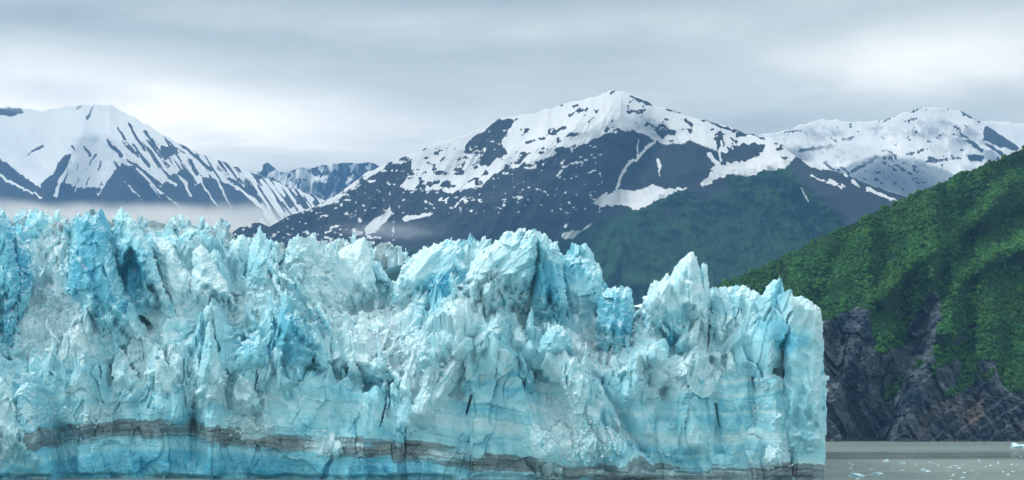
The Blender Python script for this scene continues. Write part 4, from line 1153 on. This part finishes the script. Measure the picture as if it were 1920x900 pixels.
SERACS = [
    # left group
    dict(outline=[(-60, 720), (-60, 385), (-20, 380), (4, 390), (14, 398), (20, 425), (30, 470), (38, 540), (36, 620), (24, 700)], thick=9, blue=0.28, off=-2),
    dict(outline=[(18, 680), (22, 560), (20, 470), (30, 432), (40, 452), (56, 478), (62, 520), (60, 552), (46, 590), (40, 650)], thick=7, blue=0.3, off=0, flute=0.6),
    dict(outline=[(42, 500), (46, 425), (54, 402), (66, 392), (80, 398), (90, 412), (84, 436), (66, 462), (58, 500)], thick=6, blue=0.25, off=10),
    dict(outline=[(140, 404), (162, 399), (186, 404), (196, 430), (210, 468), (222, 510), (230, 540), (245, 572), (262, 632), (286, 705), (222, 712), (188, 650), (166, 605), (150, 568), (122, 548), (128, 502), (136, 450)], thick=11, blue=0.15, off=-2, lean=0.25, rough=0.8, flute=0.7),
    dict(outline=[(213, 410), (221, 392), (229, 384), (243, 402), (268, 436), (288, 476), (300, 515), (322, 566), (340, 612), (300, 622), (268, 590), (222, 588), (224, 510), (216, 455)], thick=11, blue=0.12, off=-1, lean=0.3, rough=0.75,
         caves=[([(226, 512), (234, 478), (243, 466), (252, 472), (262, 505), (268, 545), (262, 566), (244, 566), (232, 545)], 15)]),
    dict(outline=[(284, 440), (298, 444), (324, 458), (344, 496), (368, 526), (384, 576), (392, 606), (336, 622), (312, 560), (296, 500)], thick=8, blue=-0.1, off=2, lean=0.45, rough=0.6, flute=0.5, grain=0.5, snow=0.2),
    dict(outline=[(330, 500), (334, 448), (346, 432), (358, 424), (384, 432), (396, 452), (390, 490), (376, 510)], thick=6, blue=0.22, off=16, rough=0.6),
    dict(outline=[(358, 600), (360, 500), (360, 470), (376, 461), (388, 466), (400, 490), (424, 530), (448, 585), (452, 604)], thick=8, blue=-0.1, off=2, lean=0.5, rough=0.6, snow=0.2),
    dict(outline=[(462, 590), (464, 500), (468, 460), (480, 441), (487, 420), (492, 440), (506, 464), (516, 496), (528, 540), (536, 590)], thick=7, blue=0.0, off=4, lean=0.35, rough=0.7, flute=0.6, jag=1.6),
    dict(outline=[(528, 600), (534, 520), (536, 466), (552, 452), (574, 450), (590, 470), (600, 500), (606, 540), (614, 590)], thick=8, blue=-0.06, off=8, lean=0.4, rough=0.8, flute=0.9),
    dict(outline=[(590, 606), (594, 520), (594, 484), (612, 474), (640, 466), (662, 456), (684, 447), (694, 468), (700, 515), (708, 560), (704, 606)], thick=9, blue=-0.16, off=2, lean=0.4, rough=0.45, flute=0.7, snow=0.15),
    dict(outline=[(424, 560), (428, 470), (440, 446), (456, 440), (464, 470), (466, 560)], thick=7, blue=0.0, off=14, dirt=0.1),
    dict(outline=[(700, 570), (704, 510), (716, 500), (728, 520), (736, 560)], thick=5, blue=0.1, off=12, rough=0.7),
    # middle tier
    dict(outline=[(506, 690), (518, 620), (526, 580), (531, 552), (535, 541), (541, 556), (545, 585), (556, 580), (566, 600), (576, 640), (590, 690)], thick=8, blue=0.12, off=-5, lean=0.3, jag=2),
    dict(outline=[(352, 800), (366, 720), (380, 660), (386, 620), (394, 594), (401, 618), (408, 660), (416, 700), (430, 800)], thick=7, blue=0.05, off=-4, lean=0.12, rough=0.7, jag=2),
    dict(outline=[(440, 720), (444, 660), (456, 640), (486, 632), (502, 650), (504, 690), (498, 720)], thick=8, blue=0.1, off=-4, lean=0.2, rough=0.6),
    dict(outline=[(268, 740), (276, 668), (290, 642), (306, 660), (326, 700), (340, 740)], thick=7, blue=-0.05, off=-4, lean=0.3),
    dict(outline=[(205, 760), (212, 690), (222, 650), (238, 668), (256, 700), (270, 760)], thick=6, blue=0.0, off=-3, lean=0.3),
    dict(outline=[(432, 790), (440, 720), (452, 696), (466, 694), (480, 730), (496, 790)], thick=6, blue=-0.05, off=-4, lean=0.25),
    # centre massif
    dict(outline=[(724, 590), (738, 540), (752, 505), (774, 478), (796, 463), (824, 454), (862, 448), (872, 470), (866, 510), (846, 545), (800, 580)], thick=10, blue=0.0, off=2, lean=0.55, rough=0.55, grain=-0.6, snow=0.1),
    dict(outline=[(858, 600), (872, 520), (892, 476), (912, 462), (926, 452), (936, 444), (946, 436), (952, 430), (958, 440), (974, 432), (978, 444), (990, 436), (1004, 430), (1012, 442), (1006, 500), (990, 560), (960, 610)], thick=12, blue=0.02, off=-2, lean=0.4, rough=1.0, grain=-0.7),
    dict(outline=[(992, 640), (996, 560), (1000, 490), (998, 448), (1010, 436), (1022, 438), (1030, 452), (1044, 452), (1050, 462), (1054, 500), (1064, 560), (1070, 640)], thick=11, blue=0.22, off=-1, lean=0.3, rough=1.0, flute=0.6),
    dict(outline=[(1048, 620), (1050, 520), (1056, 482), (1082, 478), (1098, 484), (1112, 494), (1126, 508), (1128, 520), (1124, 545), (1130, 620)], thick=10, blue=0.12, off=3, lean=0.4, dirt=0.08),
    dict(outline=[(1118, 680), (1116, 600), (1124, 556), (1136, 541), (1160, 538), (1182, 540), (1188, 560), (1186, 610), (1180, 680)], thick=9, blue=0.22, off=0, lean=0.45, rough=1.1),
    dict(outline=[(1008, 690), (1012, 640), (1026, 616), (1050, 610), (1066, 620), (1072, 660), (1066, 690)], thick=8, blue=0.15, off=-3, lean=0.3, rough=0.5),
    dict(outline=[(870, 700), (880, 640), (900, 600), (920, 590), (926, 640), (910, 700)], thick=7, blue=-0.05, off=-3, lean=0.5, grain=-0.6),
    dict(outline=[(784, 800), (790, 740), (812, 700), (848, 660), (878, 652), (900, 672), (868, 700), (842, 740), (830, 790)], thick=8, blue=-0.12, off=-5, lean=0.35, rough=0.6, grain=-0.5, snow=0.2),
    # right pinnacle and end tower
    dict(outline=[(1198, 660), (1204, 590), (1205, 560), (1213, 552), (1221, 532), (1228, 524), (1236, 530), (1246, 516), (1252, 512), (1256, 518), (1268, 498), (1280, 486), (1290, 476), (1298, 472), (1305, 480), (1312, 504), (1320, 545), (1328, 600), (1326, 660)], thick=10, blue=-0.04, off=-1, lean=0.15, rough=0.3, flute=2.4, dirt=0.05, jag=1.8, snow=0.1),
    dict(outline=[(1300, 640), (1308, 560), (1312, 510), (1318, 491), (1324, 496), (1329, 530), (1334, 570), (1336, 640)], thick=7, blue=-0.02, off=3, lean=0.2, rough=0.6, flute=1.0, jag=1.4),
    dict(outline=[(1326, 680), (1332, 600), (1336, 556), (1346, 541), (1366, 537), (1392, 538), (1418, 544), (1430, 556), (1438, 620), (1440, 680)], thick=10, blue=0.05, off=2, lean=0.45, rough=0.9),
    dict(outline=[(1420, 660), (1424, 560), (1432, 542), (1446, 528), (1458, 523), (1467, 530), (1471, 560), (1474, 660)], thick=8, blue=0.12, off=4, lean=0.25, rough=0.7),
    dict(outline=[(1466, 912), (1470, 760), (1470, 640), (1472, 555), (1500, 557), (1524, 568), (1536, 578), (1542, 600), (1543, 660), (1546, 740), (1550, 800), (1546, 860), (1540, 912)], thick=8, blue=0.06, off=-1, lean=0.05, rough=0.45, flute=0.5, edge=14, jag=2.4),
    # ice leaning on the foot of the wall
    dict(outline=[(-60, 912), (-60, 700), (0, 706), (18, 724), (30, 752), (48, 790), (66, 818), (84, 852), (96, 886), (102, 912)], thick=8, blue=0.0, off=-4, lean=0.12, rough=0.6, snow=0.1),
    dict(outline=[(1196, 835), (1206, 800), (1214, 782), (1226, 800), (1240, 835)], thick=4, blue=0.0, off=-2, lean=0.1, rough=0.5),
    dict(outline=[(570, 872), (590, 830), (604, 812), (624, 806), (642, 826), (652, 850), (650, 872)], thick=3.5, blue=-0.1, off=-1.5, lean=0.3, snow=0.3),
    dict(outline=[(1424, 900), (1436, 850), (1452, 812), (1468, 840), (1482, 900)], thick=5, blue=-0.1, off=-3, lean=0.2, snow=0.2),
    dict(outline=[(1010, 900), (1020, 850), (1036, 800), (1056, 790), (1090, 830), (1130, 880), (1140, 900)], thick=3, blue=-0.05, off=-2, lean=0.2, snow=0.15),
    dict(outline=[(1080, 900), (1076, 800), (1084, 745), (1110, 770), (1150, 830), (1184, 900)], thick=7, blue=-0.05, off=-5, lean=0.25, snow=0.1),
]
for i, s in enumerate(SERACS):
    low = max(q_[1] for q_ in s['outline']) > 820 and len(s['outline']) < 12
    serac(seed=300 + i * 11, teeth=1.0 if low else 3.2, **s)


# thin shards standing out of the broken upper ice
g_s = np.random.default_rng(3)
n_sh = 0
while n_sh < 95:
    sx, sy = g_s.uniform(-60, 1465), g_s.uniform(470, 760)
    tb = float(np.interp(sx, *zip(*TOP_B)))
    if sy < tb + 30 or float(spots(np.array(sx), np.array(sy), SNOWS)) > 0.55:
        continue
    w, hh = g_s.uniform(9, 26), g_s.uniform(32, 92)
    tilt = g_s.normal(-0.05 if sx > 700 else 0.18, 0.22) * hh
    tpx, tpy = sx - tilt, sy - hh
    if tpy < tb - 6:
        continue
    out = [(sx - w * 0.7, sy + 8), (sx - w * 0.5, sy - hh * 0.35), (tpx - w * g_s.uniform(0.15, 0.4), sy - hh * g_s.uniform(0.7, 0.92)), (tpx, tpy), (tpx + w * g_s.uniform(0.1, 0.4), sy - hh * g_s.uniform(0.72, 0.95)),
           (sx + w * 0.55 - tilt * 0.3, sy - hh * 0.4), (sx + w * 0.8, sy + 8)]
    serac(out, g_s.uniform(3.0, 5.5), 2000 + n_sh * 7, off=g_s.uniform(-3.5, 0.5), lean=g_s.uniform(0.2, 0.5), blue=g_s.uniform(-0.15, 0.3), dirt=max(0.0, g_s.normal(0.0, 0.12)), rough=g_s.uniform(0.35, 0.8), flute=g_s.uniform(0, 0.8), jag=1.8, snow=g_s.uniform(0, 0.2))
    n_sh += 1


# ---- the crevassed ice farther back: rows of smaller dirty pinnacles -----------------
BACK_TOP = [(-260, 400), (-40, 392), (10, 396), (40, 396), (60, 392), (120, 394), (170, 396), (230, 398), (262, 412), (275, 402), (300, 418), (318, 408), (330, 392), (342, 398), (356, 408), (372, 396), (390, 408), (406, 412), (418, 410), (436, 428),
            (450, 436), (470, 440), (500, 442), (540, 440), (560, 446), (590, 444), (620, 448), (650, 440), (690, 446), (720, 452), (745, 462), (770, 476), (800, 482)]
g_b = np.random.default_rng(77)
bx_ = -230.0
nbk = 0
for row, (Yr, drop) in enumerate([(700, 14), (760, 6), (840, 0)]):
    bx_ = -230.0 + row * 9
    while bx_ < 775:
        w = g_b.choice([g_b.uniform(10, 20), g_b.uniform(22, 54)])
        tp = float(np.interp(bx_ + w / 2, *zip(*BACK_TOP))) + drop + g_b.choice([g_b.uniform(-5, 5), g_b.uniform(2, 18)])
        k1, k2 = g_b.uniform(0.2, 0.8), g_b.uniform(-0.15, 0.15)
        hgt = 90 if bx_ < 720 else 60
        out = [(bx_ - 4, tp + hgt), (bx_ - 1, tp + 42), (bx_ + w * 0.03, tp + g_b.uniform(8, 24)), (bx_ + w * max(0.1, k1 - 0.3), tp + g_b.uniform(1, 8)), (bx_ + w * k1, tp),
               (bx_ + w * min(0.92, k1 + 0.3), tp + g_b.uniform(1, 8)), (bx_ + w * 0.98, tp + g_b.uniform(8, 26)), (bx_ + w + 1, tp + 44), (bx_ + w + 5, tp + hgt)]
        serac(out, g_b.uniform(5, 9), 1000 + nbk * 7, Yc=Yr + g_b.uniform(-14, 14), lean=0.1, blue=g_b.uniform(-0.12, 0.2), dirt=g_b.uniform(0.25, 0.58), rough=1.0, g=2.5, jag=2.6)
        nbk += 1
        bx_ += w * g_b.uniform(0.7, 1.0)


def build_field():
    """the broken upper surface of the glacier behind its front"""
    xs = np.linspace(-760, 150, 150); ys = np.linspace(0, 1, 110) ** 1.6 * 1700 + 650
    X, Y = np.meshgrid(xs, ys)
    X = X * (1 + (Y - 650) / 1500)
    P = np.stack([X.ravel(), Y.ravel(), 0 * X.ravel()], 1).astype(f4)
    f, c = facet(P / 26, 500, 1.5, 0.3)
    z = 92 + 6 * fbm(P / 120, 501, 3) + 12 * f + 0.02 * (P[:, 1] - 650) - 0.10 * np.clip(P[:, 0] + 60, 0, 400)
    P[:, 2] = z
    at = {'blue': 0.1 + 0.3 * (c - 0.5), 'dirt': 0.3 + 0.2 * fbm(P / 20, 502, 3), 'snow': 0.3 + 0 * c, 'lam': 0.5 + 0 * c}
    link('upper_icefield', make_mesh('upper_icefield', P - GLOC, grid_faces(*X.shape), at), M_ICE, glacier)


build_field()


# ---- fallen blocks lying on the ice ledges -----------------------------------------
def block_mesh(seed):
    g = np.random.default_rng(seed)
    import bmesh
    bm = bmesh.new()
    for _ in range(11):
        d = g.normal(size=3); d /= np.linalg.norm(d)
        bm.verts.new(d * np.array([1.0, 0.85, 0.75]) * g.uniform(0.8, 1.1))
    bmesh.ops.convex_hull(bm, input=bm.verts)
    loose = [v for v in bm.verts if not v.link_faces]
    bmesh.ops.delete(bm, geom=loose, context='VERTS')
    me = bpy.data.meshes.new('ice_block'); bm.to_mesh(me); bm.free()
    n = len(me.vertices)
    g2 = g.uniform(0, 1)
    for a, v in (('blue', 0.05 + 0.35 * g2), ('dirt', 0.02 + 0.1 * (g2 > 0.8)), ('snow', 0.45), ('lam', 0.5)):
        at = me.attributes.new(a, 'FLOAT', 'POINT'); at.data.foreach_set('value', np.full(n, v, f4))
    me.materials.append(M_ICE)
    return me


BLOCKS = [block_mesh(600 + i) for i in range(10)]
g_r = np.random.default_rng(42)
nzv = np.gradient(FV[..., 2], axis=0)
w_ = (FRUB[:320, :1040] > 0.25) * FRUB[:320, :1040] * (FV[:320, :1040, 2] > 3)
w_ = w_.ravel()
ids = g_r.choice(len(w_), 260, replace=False, p=w_ / w_.sum())
Vr_ = FV[:320, :1040].reshape(-1, 3)
for i in ids:
    s = g_r.gamma(4, 0.2) + 0.4
    o = link('ice_block', BLOCKS[g_r.integers(10)], None, glacier, Vector(Vr_[i] - GLOC + np.array([0, -0.25 * s, 0.1 * s])))
    o.rotation_euler = tuple(g_r.uniform(0, 6.28, 3)); o.scale = (s, s * g_r.uniform(0.7, 1.1), s * g_r.uniform(0.6, 1))


def build_crumbs():
    n = 8000
    ids = g_r.choice(len(w_), n, replace=True, p=w_ / w_.sum())
    box = np.array([(-1, -1, -1), (1, -1, -1), (1, 1, -1), (-1, 1, -1), (-1, -1, 1), (1, -1, 1), (1, 1, 1), (-1, 1, 1)], float)
    fb = np.array([(0, 3, 2, 1), (4, 5, 6, 7), (0, 1, 5, 4), (1, 2, 6, 5), (2, 3, 7, 6), (3, 0, 4, 7)])
    v = box[None] * g_r.uniform(0.5, 1.2, (n, 8, 3)) * np.clip(g_r.gamma(3, 0.095, n), 0.12, 0.9)[:, None, None]
    a = g_r.uniform(0, 6.28, (n, 3))
    for ax in range(3):
        i, j = [(1, 2), (0, 2), (0, 1)][ax]
        c, s = np.cos(a[:, ax])[:, None], np.sin(a[:, ax])[:, None]
        vi, vj = v[..., i] * c - v[..., j] * s, v[..., i] * s + v[..., j] * c
        v[..., i], v[..., j] = vi, vj
    v = v + (Vr_[ids] + g_r.normal(size=(n, 3)) * np.array([0.5, 0.3, 0.2]))[:, None]
    fc = (fb[None] + (np.arange(n) * 8)[:, None, None]).reshape(-1, 4)
    bl = np.repeat(g_r.uniform(-0.3, 0.15, n), 8)
    at = {'blue': bl, 'dirt': np.repeat((g_r.uniform(0, 1, n) > 0.96) * 0.4, 8), 'snow': 0.5 + 0 * bl, 'lam': 0.5 + 0 * bl}
    o = link('ice_rubble', make_mesh('ice_rubble', v.reshape(-1, 3) - GLOC, fc, at), M_ICE, glacier)
    o['kind'] = 'stuff'


build_crumbs()


# ================================================================== SMALL THINGS: floating ice, bushes on the cliff, shore rocks
def floe_mesh(seed, tall):
    import bmesh
    g = np.random.default_rng(seed)
    bm = bmesh.new()
    for _ in range(26):
        d = g.normal(size=3); d /= np.linalg.norm(d)
        d[2] = abs(d[2]) * tall if d[2] > 0 else d[2] * 0.25
        bm.verts.new(d * np.array([1, 0.7, 1]) * g.uniform(0.65, 1.1))
    bmesh.ops.convex_hull(bm, input=bm.verts)
    bmesh.ops.delete(bm, geom=[v for v in bm.verts if not v.link_faces], context='VERTS')
    bmesh.ops.subdivide_edges(bm, edges=bm.edges[:], cuts=2, use_grid_fill=True)
    me = bpy.data.meshes.new('ice_floe'); bm.to_mesh(me); bm.free()
    n = len(me.vertices)
    co = np.empty(n * 3, f4); me.vertices.foreach_get('co', co); co = co.reshape(-1, 3)
    f, c = facet(co * 2.2 + seed, seed, 1.8)
    co += co * (f * 0.28)[:, None] + np.stack([0 * f, 0 * f, 0.10 * f], 1)
    me.vertices.foreach_set('co', co.ravel())
    for a, v in (('blue', 0.1 + 0.25 * g.uniform()), ('dirt', 0.0), ('snow', 0.6), ('lam', 0.5)):
        at = me.attributes.new(a, 'FLOAT', 'POINT'); at.data.foreach_set('value', np.full(n, v, f4))
    me.materials.append(M_ICE)
    me.update()
    return me


FLOES = [floe_mesh(700 + i, [0.35, 0.5, 0.8, 0.3][i % 4]) for i in range(8)]


def floe(px, py, wpx, label, group, kind, g):
    Y = F * HC / (py - YH)
    s = wpx / 2 / F * Y
    o = link('ice_floe', FLOES[kind], None, None, Vector(((px - CX) / F * Y, Y, 0.0)))
    o.scale = (s, s * g.uniform(0.8, 1.6), s * g.uniform(0.6, 1.0))
    o.rotation_euler = (0, 0, g.uniform(0, 6.28))
    tag(o, label, 'ice floe', group)


g_f = np.random.default_rng(9)
floe(1908, 840, 34, 'largest pale blue ice floe, near the cliff foot at the frame edge', 'floating ice', 2, g_f)
floe(1661, 866, 14, 'white ice lump afloat alone on the dark band of water', 'floating ice', 6, g_f)
floe(1692, 869, 18, 'flat white ice sliver beside the lone ice lump', 'floating ice', 3, g_f)
floe(1608, 893, 44, 'long low blue-white ice floe close to the end of the glacier', 'floating ice', 0, g_f)
floe(1645, 890, 34, 'second low blue-white ice floe out from the end of the glacier', 'floating ice', 3, g_f)
for i in range(24):
    py = g_f.choice([g_f.uniform(866, 874), g_f.uniform(874, 899)], p=[0.45, 0.55])
    px = g_f.uniform(1700, 2000) if py < 874 else g_f.uniform(1560, 2000)
    floe(px, py, g_f.uniform(3.5, 11), 'small white ice scrap floating on the grey water', 'small floating ice scraps', int(g_f.integers(8)), g_f)


def build_brash():
    n = 170
    py = np.where(g_f.uniform(size=n) < 0.5, g_f.normal(871, 2.0, n), g_f.uniform(868, 910, n))
    py = np.where(g_f.uniform(size=n) < 0.12, g_f.uniform(832, 868, n), py)
    Y = F * HC / (py - YH); px = g_f.uniform(1560, 2150, n)
    px = np.where((py < 868), g_f.uniform(1550, 2150, n), px)
    c = np.stack([(px - CX) / F * Y, Y, 0 * Y], 1)
    s = np.clip(g_f.gamma(2.2, 0.16, n), 0.1, 0.9)
    t8 = np.array([(1, 0, 0), (0.3, 0.9, 0), (-0.8, 0.6, 0), (-0.9, -0.5, 0), (0.2, -1, 0), (0.4, 0.2, 0.6), (-0.4, -0.1, 0.45)])
    fc = np.array([(0, 1, 5), (1, 2, 6), (1, 6, 5), (2, 3, 6), (3, 4, 6), (4, 5, 6), (4, 0, 5)])
    v = t8[None] * s[:, None, None] * g_f.uniform(0.6, 1.3, (n, 7, 3)) + c[:, None]
    f = (fc[None] + (np.arange(n) * 7)[:, None, None]).reshape(-1, 3)
    z = np.zeros(n * 7)
    o = link('brash_ice', make_mesh('brash_ice', v.reshape(-1, 3), f, {'blue': z + 0.1, 'dirt': z, 'snow': z + 0.6, 'lam': z + 0.5}), M_ICE)
    tag(o, 'scattered crumbs of brash ice drifting on the grey water', 'brash ice', kind='stuff')


build_brash()


def build_shore_rocks():
    n = 420
    g = np.random.default_rng(21)
    col = HV[4]
    i = g.integers(240, len(col), n)
    c = col[i] + np.stack([g.normal(0, 1, n), -g.uniform(0, 9, n), 0 * i], 1); c[:, 2] = 0
    s = np.clip(g.gamma(2.5, 0.6, n), 0.4, 3.6)
    t8 = np.array([(1, 0, -0.2), (0.3, 0.9, -0.2), (-0.8, 0.6, -0.2), (-0.9, -0.5, -0.2), (0.2, -1, -0.2), (0.5, 0.2, 0.9), (-0.4, -0.1, 0.7)])
    fc = np.array([(0, 1, 5), (1, 2, 6), (1, 6, 5), (2, 3, 6), (3, 4, 6), (4, 5, 6), (4, 0, 5)])
    v = t8[None] * s[:, None, None] * g.uniform(0.6, 1.3, (n, 7, 3)) + c[:, None]
    f = (fc[None] + (np.arange(n) * 7)[:, None, None]).reshape(-1, 3)
    m = Mat('shore_rock')
    mat = m.done(m.mix(m.ss(m.noise(0.15, 5), 0.35, 0.65), (0.02, 0.022, 0.027), (0.09, 0.085, 0.08)), 0.75, 0.3)
    o = link('shore_rubble', make_mesh('shore_rubble', v.reshape(-1, 3), f), mat)
    tag(o, 'dark fallen boulders along the waterline below the cliff', 'rocks', kind='stuff')


build_shore_rocks()


def trunk_mesh():
    v, f = [], []
    for s, (ax, ay) in enumerate([(0.0, 0.0), (0.5, 0.2), (-0.4, 0.4), (0.1, -0.5)]):
        for k, (h, r) in enumerate([(-0.6, 0.16), (0.8, 0.11), (2.0, 0.05)]):
            for a in range(5):
                t = a / 5 * 6.283
                v.append((ax * h * 0.7 + r * math.cos(t), ay * h * 0.7 + r * math.sin(t), h))
        b = s * 15
        for k in range(2):
            for a in range(5):
                f.append((b + k * 5 + a, b + k * 5 + (a + 1) % 5, b + k * 5 + 5 + (a + 1) % 5, b + k * 5 + 5 + a))
    return make_mesh('trunk', v, f)


TRUNK = trunk_mesh(); TRUNK.materials.append(M_BARK)
g_c = np.random.default_rng(33)
for px, py in [(1668, 736), (1676, 728), (1686, 718), (1784, 736), (1794, 730), (1802, 726), (1848, 704), (1857, 700), (1714, 689), (1727, 680), (1747, 703), (1752, 692), (1648, 668), (1656, 660), (1766, 688), (1836, 690)]:
    d = np.hypot(HX - px, (HY - py))
    k = np.unravel_index(np.argmin(d), d.shape)
    e = bpy.data.objects.new('bush', None); COL.objects.link(e)
    e.location = Vector(HV[k] - np.array([0, 0.5, 0.3])); sc_ = g_c.uniform(0.9, 1.7); e.scale = (sc_, sc_, sc_ * g_c.uniform(0.8, 1.1)); e.rotation_euler = (0, 0, g_c.uniform(0, 6.28))
    link('crown', BUSH_ME[int(g_c.integers(5))], None, e); link('trunk', TRUNK, None, e)
    tag(e, 'small green bush clinging to a ledge of the rock cliff', 'bush', 'bushes on the cliff ledges')



# ================================================================== AIR
def build_haze():
    m = bpy.data.materials.new('haze'); m.use_nodes = True
    n, l = m.node_tree.nodes, m.node_tree.links
    n.clear()
    out = n.new('ShaderNodeOutputMaterial'); v = n.new('ShaderNodeVolumePrincipled')
    v.inputs['Color'].default_value = (0.20, 0.46, 0.84, 1)
    v.inputs['Density'].default_value = HAZE
    v.inputs['Anisotropy'].default_value = 0.0
    l.new(v.outputs[0], out.inputs['Volume'])
    x0, x1, y0, y1, z0, z1 = -17000, 17000, -700, 19500, -4.0, 2250
    v_ = [(x0, y0, z0), (x1, y0, z0), (x1, y1, z0), (x0, y1, z0), (x0, y0, z1), (x1, y0, z1), (x1, y1, z1), (x0, y1, z1)]
    f_ = [(0, 3, 2, 1), (4, 5, 6, 7), (0, 1, 5, 4), (1, 2, 6, 5), (2, 3, 7, 6), (3, 0, 4, 7)]
    o = link('haze', make_mesh('haze', v_, f_), m)
    tag(o, 'pale blue haze in the air over the bay', 'haze', kind='stuff')


HAZE = 5.5e-5
build_haze()

def mist_material(name, dens, col, kind, lo=0.0, hi=1.0, scale=0.002, amp=0.5, sc=(1, 1, 1)):
    m = bpy.data.materials.new(name); m.use_nodes = True
    n, l = m.node_tree.nodes, m.node_tree.links
    n.clear()
    out = n.new('ShaderNodeOutputMaterial'); v = n.new('ShaderNodeVolumePrincipled')
    v.inputs['Color'].default_value = (*col, 1)
    tc = n.new('ShaderNodeTexCoord')

    def mt(op, a, b=0.0):
        k = n.new('ShaderNodeMath'); k.operation = op
        for i, w in enumerate((a, b)):
            if isinstance(w, (int, float)):
                k.inputs[i].default_value = w
            else:
                l.new(w, k.inputs[i])
        return k.outputs[0]

    def rng_(x, a, b):
        k = n.new('ShaderNodeMapRange'); k.interpolation_type = 'SMOOTHSTEP'
        l.new(x, k.inputs[0]); k.inputs[1].default_value = a; k.inputs[2].default_value = b
        return k.outputs[0]
    mp = n.new('ShaderNodeMapping'); mp.inputs['Scale'].default_value = sc
    l.new(tc.outputs['Object'], mp.inputs[0])
    nz = n.new('ShaderNodeTexNoise'); nz.inputs['Scale'].default_value = scale; nz.inputs['Detail'].default_value = 4
    l.new(mp.outputs[0], nz.inputs[0])
    nn = mt('MULTIPLY', mt('SUBTRACT', nz.outputs[0], 0.5), amp)
    sp = n.new('ShaderNodeSeparateXYZ'); l.new(tc.outputs['Object'], sp.inputs[0])
    if kind == 'bank':      # object coordinates run -1..1 through the bank
        d = rng_(mt('ADD', sp.outputs[2], nn), hi, lo)
        d = mt('MULTIPLY', d, rng_(mt('ADD', sp.outputs[0], nn), 0.98, 0.55))
    else:
        ln = n.new('ShaderNodeVectorMath'); ln.operation = 'LENGTH'; l.new(tc.outputs['Object'], ln.inputs[0])
        d = rng_(mt('ADD', ln.outputs['Value'], nn), 0.98, 0.1)
    l.new(mt('MULTIPLY', d, dens), v.inputs['Density'])
    l.new(v.outputs[0], out.inputs['Volume'])
    return m


def mist(label, px, py, Y, rx, ry, depth, mat, box=False):
    c = wpos(np.array(float(px)), np.array(float(py)), np.array(float(Y)))
    if box:
        v_ = [(x, y, z) for z in (-1, 1) for x, y in ((-1, -1), (1, -1), (1, 1), (-1, 1))]
        f_ = [(0, 3, 2, 1), (4, 5, 6, 7), (0, 1, 5, 4), (1, 2, 6, 5), (2, 3, 7, 6), (3, 0, 4, 7)]
    else:
        v_, f_ = [], []
        for i in range(13):
            for j in range(20):
                a, b = math.pi * i / 12, 2 * math.pi * j / 20
                v_.append((math.sin(a) * math.cos(b), math.sin(a) * math.sin(b), math.cos(a)))
        for i in range(12):
            for j in range(20):
                f_.append((i * 20 + j, (i + 1) * 20 + j, (i + 1) * 20 + (j + 1) % 20, i * 20 + (j + 1) % 20))
    o = link('mist', make_mesh('mist', v_, f_), mat, None, Vector(c))
    o.scale = (rx / F * Y, depth, ry / F * Y)
    tag(o, label, 'mist', 'low mist', 'stuff')


mist('low grey fog bank lying behind the ice under the left mountain', 130, 485, 5900, 470, 84, 500,
     mist_material('fog_bank', 0.010, (0.99, 0.975, 0.95), 'bank', 0.72, 0.98, 1.8, 0.5, (2.5, 1, 0.3)), True)
mist('thin cloud veil over the crest of the left mountain', 120, 176, 7700, 230, 40, 420, mist_material('veil', 0.0022, (0.96, 0.97, 0.99), 'puff', scale=1.8, amp=0.9, sc=(2, 1, 0.6)))
mist('thin mist wisp in front of the white mountain on the right', 1590, 285, 6150, 95, 26, 260, mist_material('wisp', 0.006, (0.95, 0.96, 0.98), 'puff', scale=1.8, amp=0.9, sc=(1.5, 1, 1)))
mist('faint mist wisp drifting low across the dark mountain', 730, 433, 4150, 130, 20, 160, mist_material('faint_wisp', 0.0034, (0.93, 0.95, 0.98), 'puff', scale=2.0, amp=1.1, sc=(2.5, 1, 1)))
